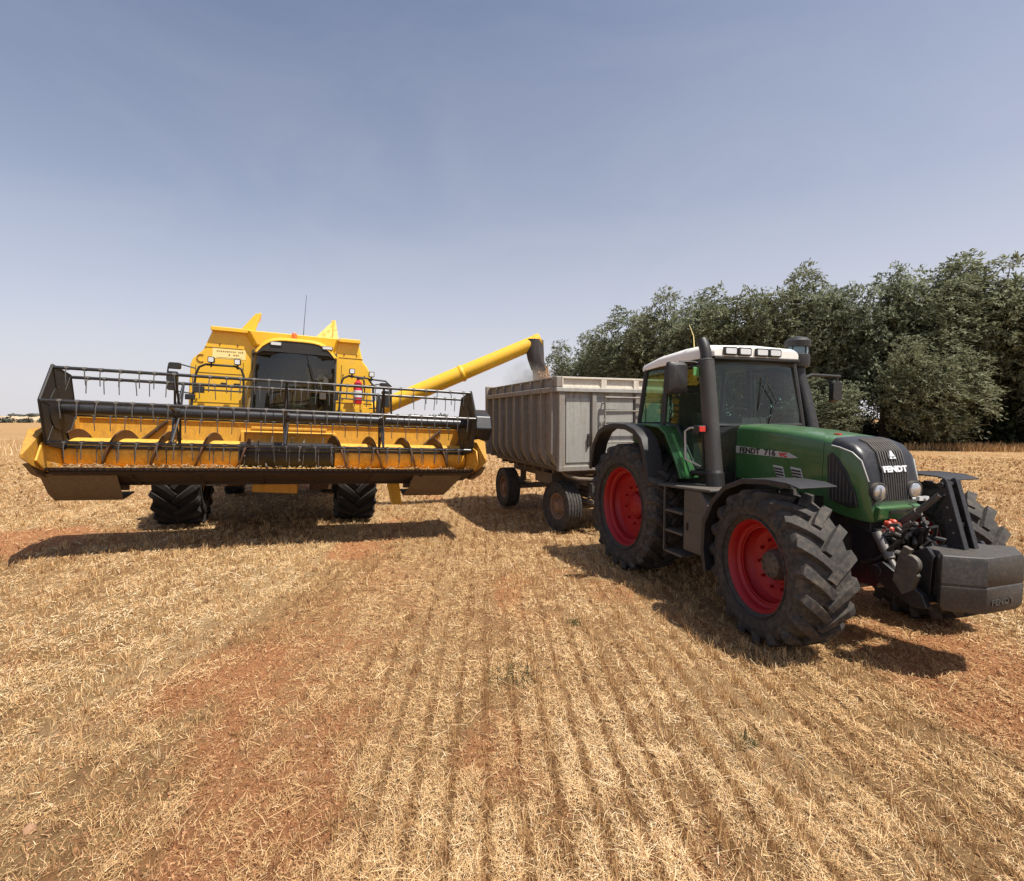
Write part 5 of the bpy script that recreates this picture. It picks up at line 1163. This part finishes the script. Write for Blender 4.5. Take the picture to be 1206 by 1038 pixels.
def trunk_mesh(h, lobes, lean, r0=.22, twin=False):
    b = MB(); rr = random.Random(int(h * 1000)); base = [(0, 0, -.3)]
    stems = [(lean, 0)] + ([(-lean - .5, .4)] if twin else [])
    for ln, oy in stems:
        pts = [(0, oy * .3, -.3), (ln * .12, oy * .6, h * .16), (ln * .35 + rr.uniform(-.15, .15), oy, h * .36), (ln * .7 + rr.uniform(-.2, .2), oy, h * .6), (ln, oy, h * .88)]
        b.tube(pts, [r0 * 1.35, r0, r0 * .75, r0 * .45, r0 * .12], 8)
    for (c, r) in lobes[::1]:
        t = min(.8, max(.22, (c[2] / h) * .72)); k = stems[0][0]
        s0 = Vector((k * t * t * .9, 0, h * t)); e = Vector(c); mdl = s0.lerp(e, .55) + Vector((rr.uniform(-.2, .2), rr.uniform(-.2, .2), -.15))
        b.tube([s0, mdl, e], [r0 * .30, r0 * .18, r0 * .05], 5)
    return b
def make_tree(seed, h, w, np_, bare=.25, twin=False, sprays=44):
    """several upright plumes of foliage of different heights on one trunk"""
    rr = random.Random(seed); lobes = []
    for j in range(np_):
        q = j * 2.4 + rr.uniform(-.4, .4); off_ = w * (rr.uniform(.35, .75) if j else .1); top = h * (rr.uniform(.66, .95) if j else 1.0); b0 = h * rr.uniform(bare, bare + .15); n = max(4, int((top - b0) / 1.35))
        for i in range(n):
            t = (i + .5) / n; z = b0 + (top - b0) * t; sz = (1.25 + .45 * math.sin(t * pi)) * rr.uniform(.75, 1.2) * (1 - .36 * t * t) * w / 3.2
            sp_ = off_ * (.75 + .5 * math.sin(t * 2.6)); lobes.append(((sp_ * math.cos(q) + rr.uniform(-.35, .35) + .5 * t * t, sp_ * math.sin(q) + rr.uniform(-.35, .35), z), (sz, sz, sz * 1.15)))
    root = D.objects.new('tree', None); COL.objects.link(root)
    trunk_mesh(h, lobes, rr.uniform(.2, .8), .16 + h * .008, twin).build('trunk', 'bark', root)
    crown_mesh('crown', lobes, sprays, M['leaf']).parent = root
    return root
PROTO = [make_tree(1, 13, 3.3, 7, .20), make_tree(2, 12.0, 3.0, 6, .12, True), make_tree(3, 14, 3.5, 8, .22), make_tree(4, 11, 3.4, 8, .05), make_tree(5, 12.5, 2.8, 6, .17, True)]
used = set()
def plant(i, x, y, h, w, rz, label, grp='trees of the shelter belt'):
    o = PROTO[i]
    if i in used: o = dup(PROTO[i])
    used.add(i)
    hp = (13, 12, 14, 11, 12.5)[i]; wp = (3.3, 3.0, 3.5, 3.4, 2.8)[i]
    h *= (.95 if y > 45 else .915); w *= 1.06
    o.location = (x, y, float(ground_z(np.array([x]), np.array([y]), False)[0]) - .05); o.scale = (w / wp, w / wp, h / hp); o.rotation_euler = (0, 0, rz); tag(o, label, 'tree', grp)
def px(u, d): return (u - 603) / 600 * d
TREES = [ # pixel column, distance, height, crown radius, prototype, label
 (680, 66, 13.6, 3.4, 3, 'lowest rounded tree at the far left end of the tree belt'),
 (712, 62, 13.0, 3.0, 4, 'narrow tree second from the left end of the tree belt'),
 (742, 57, 15.0, 3.6, 1, 'tall tree behind the front corner of the trailer'),
 (778, 53, 15.2, 3.6, 0, 'tree standing behind the cream trailer boards and tractor cab rear'),
 (815, 50, 14.6, 3.5, 2, 'leafy tree behind the tractor exhaust pipe'),
 (850, 47, 15.0, 3.5, 4, 'tree behind the middle of the tractor cab roof'),
 (884, 45, 14.4, 3.4, 1, 'tree behind the right lamps of the tractor cab roof'),
 (925, 42, 15.0, 3.3, 0, 'tree rising directly above the air intake of the tractor'),
 (962, 40, 14.2, 3.0, 4, 'tree with a separate top just right of the air intake'),
 (1003, 38.5, 13.0, 2.6, 2, 'thin tree with sky gaps behind the tractor hood'),
 (1040, 37.5, 14.0, 2.9, 1, 'tree with a forked top behind the tractor grille'),
 (1092, 37, 14.2, 3.6, 0, 'broad tree with wind-blown boughs right of the grille'),
 (1140, 36, 14.6, 3.6, 2, 'tallest tree of the belt, broad and dense'),
 (1185, 35, 14.2, 3.4, 4, 'tree second from the right edge with bare lower trunk'),
 (1240, 34, 13.6, 3.6, 1, 'tree cut by the right edge of the picture'),
 (1095, 33.5, 8.6, 2.6, 3, 'low pale bushy tree standing forward of the belt'),
 (970, 36, 5.4, 2.3, 3, 'small bushy tree low behind the tractor mirror'),
 (1175, 39, 11.0, 3.2, 3, 'shorter dense tree filling the belt on the right'),
]
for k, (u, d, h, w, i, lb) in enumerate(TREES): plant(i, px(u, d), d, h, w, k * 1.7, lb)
# dark undergrowth shrubs below the trees
def shrub_proto(seed):
    rr = random.Random(seed); lobes = [((rr.uniform(-1.3, 1.3), rr.uniform(-.7, .7), rr.uniform(.3, 1.6)), (rr.uniform(.5, .9), rr.uniform(.5, .9), rr.uniform(.45, .8))) for _ in range(9)]
    root = D.objects.new('shrub', None); COL.objects.link(root)
    cr = crown_mesh('foliage', lobes, 34, M['leafdark'], (.16, .05), .3, 8); cr.parent = root
    b = MB()
    for l in lobes: b.tube([(rr.uniform(-.2, .2), 0, -.1), (l[0][0] * .6, l[0][1] * .6, l[0][2] * .5), l[0]], [.035, .025, .01], 5)
    b.build('stem', 'bark', root); return root
SH = [shrub_proto(11), shrub_proto(12)]; k = 0
for u in range(650, 1290, 20):
    t = (u - 680) / 560; d = 66 - 33 * min(1, max(0, t)) ** .62 + rng.uniform(-1.6, 1.2); o = SH[k % 2] if k < 2 else dup(SH[k % 2]); sc_ = rng.uniform(.9, 1.5)
    o.location = (px(u, d), d, float(ground_z(np.array([px(u, d)]), np.array([d]), False)[0]) - .05); o.scale = (sc_ * 1.2, sc_, sc_ * rng.uniform(.8, 1.4)); o.rotation_euler = (0, 0, k * 2.1)
    tag(o, 'dark shrub in the undergrowth at the foot of the tree belt', 'shrub', 'undergrowth shrubs under the trees'); k += 1
M['drygrass'] = MSTRAW
n = 9000; u = rng.uniform(1010, 1330, n); d = 31.5 + (1206 - u) / 90 + rng.uniform(-.7, 1.6, n); kk = (u > 1125) | (rng.random(n) < .35)
pts = np.stack([(u - 603) / 600 * d, d], -1)[kk]
grass_patch('dry_grass', pts, .48, .016, 'tall dry grass along the foot of the tree belt on the right', 'dry grass', .42, MSTRAW)
n = 7000; x = rng.uniform(-75, -22, n); y = 26 + rng.gamma(2, 2.2, n) + (-x - 22) * .25
grass_patch('uncut_stalks', np.stack([x, y], -1), .55, .014, 'strip of taller pale stalks at the field edge on the far left', 'stalks', .62, MSTRAW)

# ------------------------------------------------------------------ far country: hill with a pale field, hedges, distant wood
def hill(name, x0, x1, y0, depth, hgt, seed, mat, label):
    nx, ny = 60, 14; X, T = np.meshgrid(np.linspace(x0, x1, nx), np.linspace(0, 1, ny)); Y = y0 + T * depth
    Z = hgt * np.sin(T * pi * .5) * (.55 + .45 * np.sin((X - x0) / (x1 - x0) * pi)) * (.8 + .4 * fbm(X * .012, Y * .01, seed)) - 1.5
    I, J = np.meshgrid(np.arange(ny - 1), np.arange(nx - 1), indexing='ij'); f = np.stack([I * nx + J, I * nx + J + 1, (I + 1) * nx + J + 1, (I + 1) * nx + J], -1).reshape(-1, 4)
    o = pydata(name, np.stack([X.ravel(), Y.ravel(), Z.ravel()], -1), f, [mat]); tag(o, label, 'hill', kind='structure'); return o
M['farfield'] = surf('far_field', (.50, .36, .22), .95, dust=0, up=0, var=.2, scale=.02)
hill('hill', -760, -420, 520, 260, 9.5, 3, M['farfield'], 'low far hill with a pale harvested field')
def far_wood(name, pts, label):
    P, Sz = [], []
    for (x, y, z, w, h) in pts:
        n = int(220); d_ = rng.normal(0, 1, (n, 3)); d_ /= np.linalg.norm(d_, axis=1)[:, None]; P.append(np.array([x, y, z + h * .45]) + d_ * np.array([w, w * .6, h * .55]) * rng.uniform(.5, 1, (n, 1))); Sz.append(np.full(n, h * .16))
    P, Sz = np.concatenate(P), np.concatenate(Sz); n = len(P); a = rng.normal(0, 1, (n, 3)); a /= np.linalg.norm(a, axis=1)[:, None]
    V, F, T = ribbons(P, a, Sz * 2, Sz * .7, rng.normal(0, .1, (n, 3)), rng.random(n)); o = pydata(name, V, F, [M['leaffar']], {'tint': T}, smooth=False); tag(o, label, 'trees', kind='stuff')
M['leaffar'] = leafmat('far_leaves_hazed', (.06, .068, .052), (.15, .16, .125), .15)  # paled and greyed, distance haze put into the leaf colour
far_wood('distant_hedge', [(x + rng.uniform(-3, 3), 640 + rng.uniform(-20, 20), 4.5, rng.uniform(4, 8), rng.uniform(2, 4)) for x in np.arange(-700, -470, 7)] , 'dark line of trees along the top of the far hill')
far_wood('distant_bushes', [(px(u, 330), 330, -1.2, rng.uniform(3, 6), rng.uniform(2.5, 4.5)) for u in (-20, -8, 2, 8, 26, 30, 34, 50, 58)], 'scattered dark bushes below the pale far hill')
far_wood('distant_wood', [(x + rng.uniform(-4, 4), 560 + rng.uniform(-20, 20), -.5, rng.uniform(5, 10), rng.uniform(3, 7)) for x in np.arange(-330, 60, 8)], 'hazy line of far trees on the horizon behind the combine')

# ------------------------------------------------------------------ falling grain and its dust
n = 26000; t = rng.random(n); sp = np.array(SPOUT); rad_ = .17 + .16 * t
a = rng.uniform(0, 2 * pi, n); r = rad_ * np.sqrt(rng.random(n))
P = np.stack([sp[0] + r * np.cos(a) + .16 * t, sp[1] + r * np.sin(a), sp[2] + .05 - t * (sp[2] - 2.25)], -1)
dv_ = rng.normal(0, .4, (n, 3)) + np.array([0, 0, -1]); dv_ /= np.linalg.norm(dv_, axis=1)[:, None]
V, F, T = ribbons(P, dv_, rng.uniform(.03, .08, n), rng.uniform(.004, .009, n), rng.normal(0, .004, (n, 3)), np.clip(rng.normal(.30, .12, n), 0, 1))
o = pydata('falling_grain', V, F, [MSTRAW], {'tint': T}); tag(o, 'stream of brown grain pouring from the spout into the trailer', 'grain', kind='stuff')

md, ntd, od = nodes('grain_dust'); pv = N(ntd, 'ShaderNodeVolumePrincipled'); pv.inputs['Color'].default_value = (.97, .90, .80, 1)
tcd = N(ntd, 'ShaderNodeTexCoord').outputs['Object']; ln_ = N(ntd, 'ShaderNodeVectorMath', operation='LENGTH'); ntd.links.new(tcd, ln_.inputs[0])
fall = ramp(ntd, ln_.outputs['Value'], [(.15, 1), (.95, 0)]); dn = math_(ntd, 'MULTIPLY', math_(ntd, 'MULTIPLY', fall, ramp(ntd, noise(ntd, 2.2, 4, .6, tcd), [(.35, 0), (.75, 1)])), 4.5); ntd.links.new(dn, pv.inputs['Density']); ntd.links.new(pv.outputs[0], od.inputs['Volume'])
b = MB(); b.ball((0, 0, 0), 1, 20); gd = b.build('grain_dust', [md]); gd.location = (sp[0] - .25, sp[1], sp[2] - .35); gd.scale = (.75, .6, .62); tag(gd, 'thin pale dust drifting off the grain pouring from the spout', 'dust', kind='stuff')

# ================================================================== LIGHT, SKY, CAMERA
SUNV = Vector((.42, -.26, 1.0)).normalized()
ld = D.lights.new('sun', 'SUN'); ld.energy = 4.7; ld.angle = R_(.6); ld.color = (1, .95, .87)
lo = D.objects.new('sun', ld); COL.objects.link(lo); lo.rotation_euler = (-SUNV).to_track_quat('-Z', 'Y').to_euler()
w = D.worlds.new('World'); SC.world = w; w.use_nodes = True; nt = w.node_tree; nt.nodes.clear()
sky = N(nt, 'ShaderNodeTexSky', sky_type='NISHITA'); sky.sun_disc = False; sky.sun_elevation = math.asin(SUNV.z); sky.sun_rotation = math.atan2(SUNV.x, SUNV.y)
sky.altitude = 700; sky.air_density = 1.0; sky.dust_density = 3.0; sky.ozone_density = 2.0
hs = N(nt, 'ShaderNodeHueSaturation'); hs.inputs['Saturation'].default_value = .82; hs.inputs['Value'].default_value = 1.0; nt.links.new(sky.outputs[0], hs.inputs['Color'])
tint = mix(nt, 1.0, hs.outputs[0], (.98, .975, 1.02), 'MULTIPLY')
tcw = N(nt, 'ShaderNodeTexCoord'); sw2 = N(nt, 'ShaderNodeSeparateXYZ'); nt.links.new(tcw.outputs['Generated'], sw2.inputs[0])
hz = ramp(nt, sw2.outputs[2], [(0, .95), (.06, .84), (.18, .54), (.36, .24), (.62, .05), (1, 0)])
mpw = N(nt, 'ShaderNodeMapping'); mpw.inputs['Scale'].default_value = (1, 1, 2.2); nt.links.new(tcw.outputs['Generated'], mpw.inputs[0])
wisp = noise(nt, 2.4, 7, .6, mpw.outputs[0], .9); hz = math_(nt, 'ADD', hz, math_(nt, 'MULTIPLY', ramp(nt, wisp, [(.42, 0), (.78, 1)]), .08))
hz = math_(nt, 'ADD', hz, math_(nt, 'MULTIPLY', sw2.outputs[0], .10))   # the haze is brighter on the sunny side
tint = mix(nt, hz, tint, (5.7, 5.5, 5.75))
bg = N(nt, 'ShaderNodeBackground'); bg.inputs['Strength'].default_value = .094; nt.links.new(tint, bg.inputs[0])
wo = N(nt, 'ShaderNodeOutputWorld'); nt.links.new(bg.outputs[0], wo.inputs[0])
cam = D.cameras.new('camera'); co = D.objects.new('camera', cam); COL.objects.link(co); SC.camera = co
cam.sensor_fit = 'HORIZONTAL'; cam.sensor_width = 36; cam.lens = 36 * 600 / 1206; cam.clip_start = .05; cam.clip_end = 12000
co.location = (0, 0, 2.05); co.rotation_euler = (pi / 2 - math.atan(26 / 600), 0, 0)
SC.view_settings.view_transform = 'Standard'; SC.view_settings.look = 'None'; SC.view_settings.exposure = .55; SC.view_settings.gamma = 1
SC.cycles.max_bounces = 6; SC.cycles.transparent_max_bounces = 12; SC.cycles.diffuse_bounces = 3; SC.cycles.glossy_bounces = 3
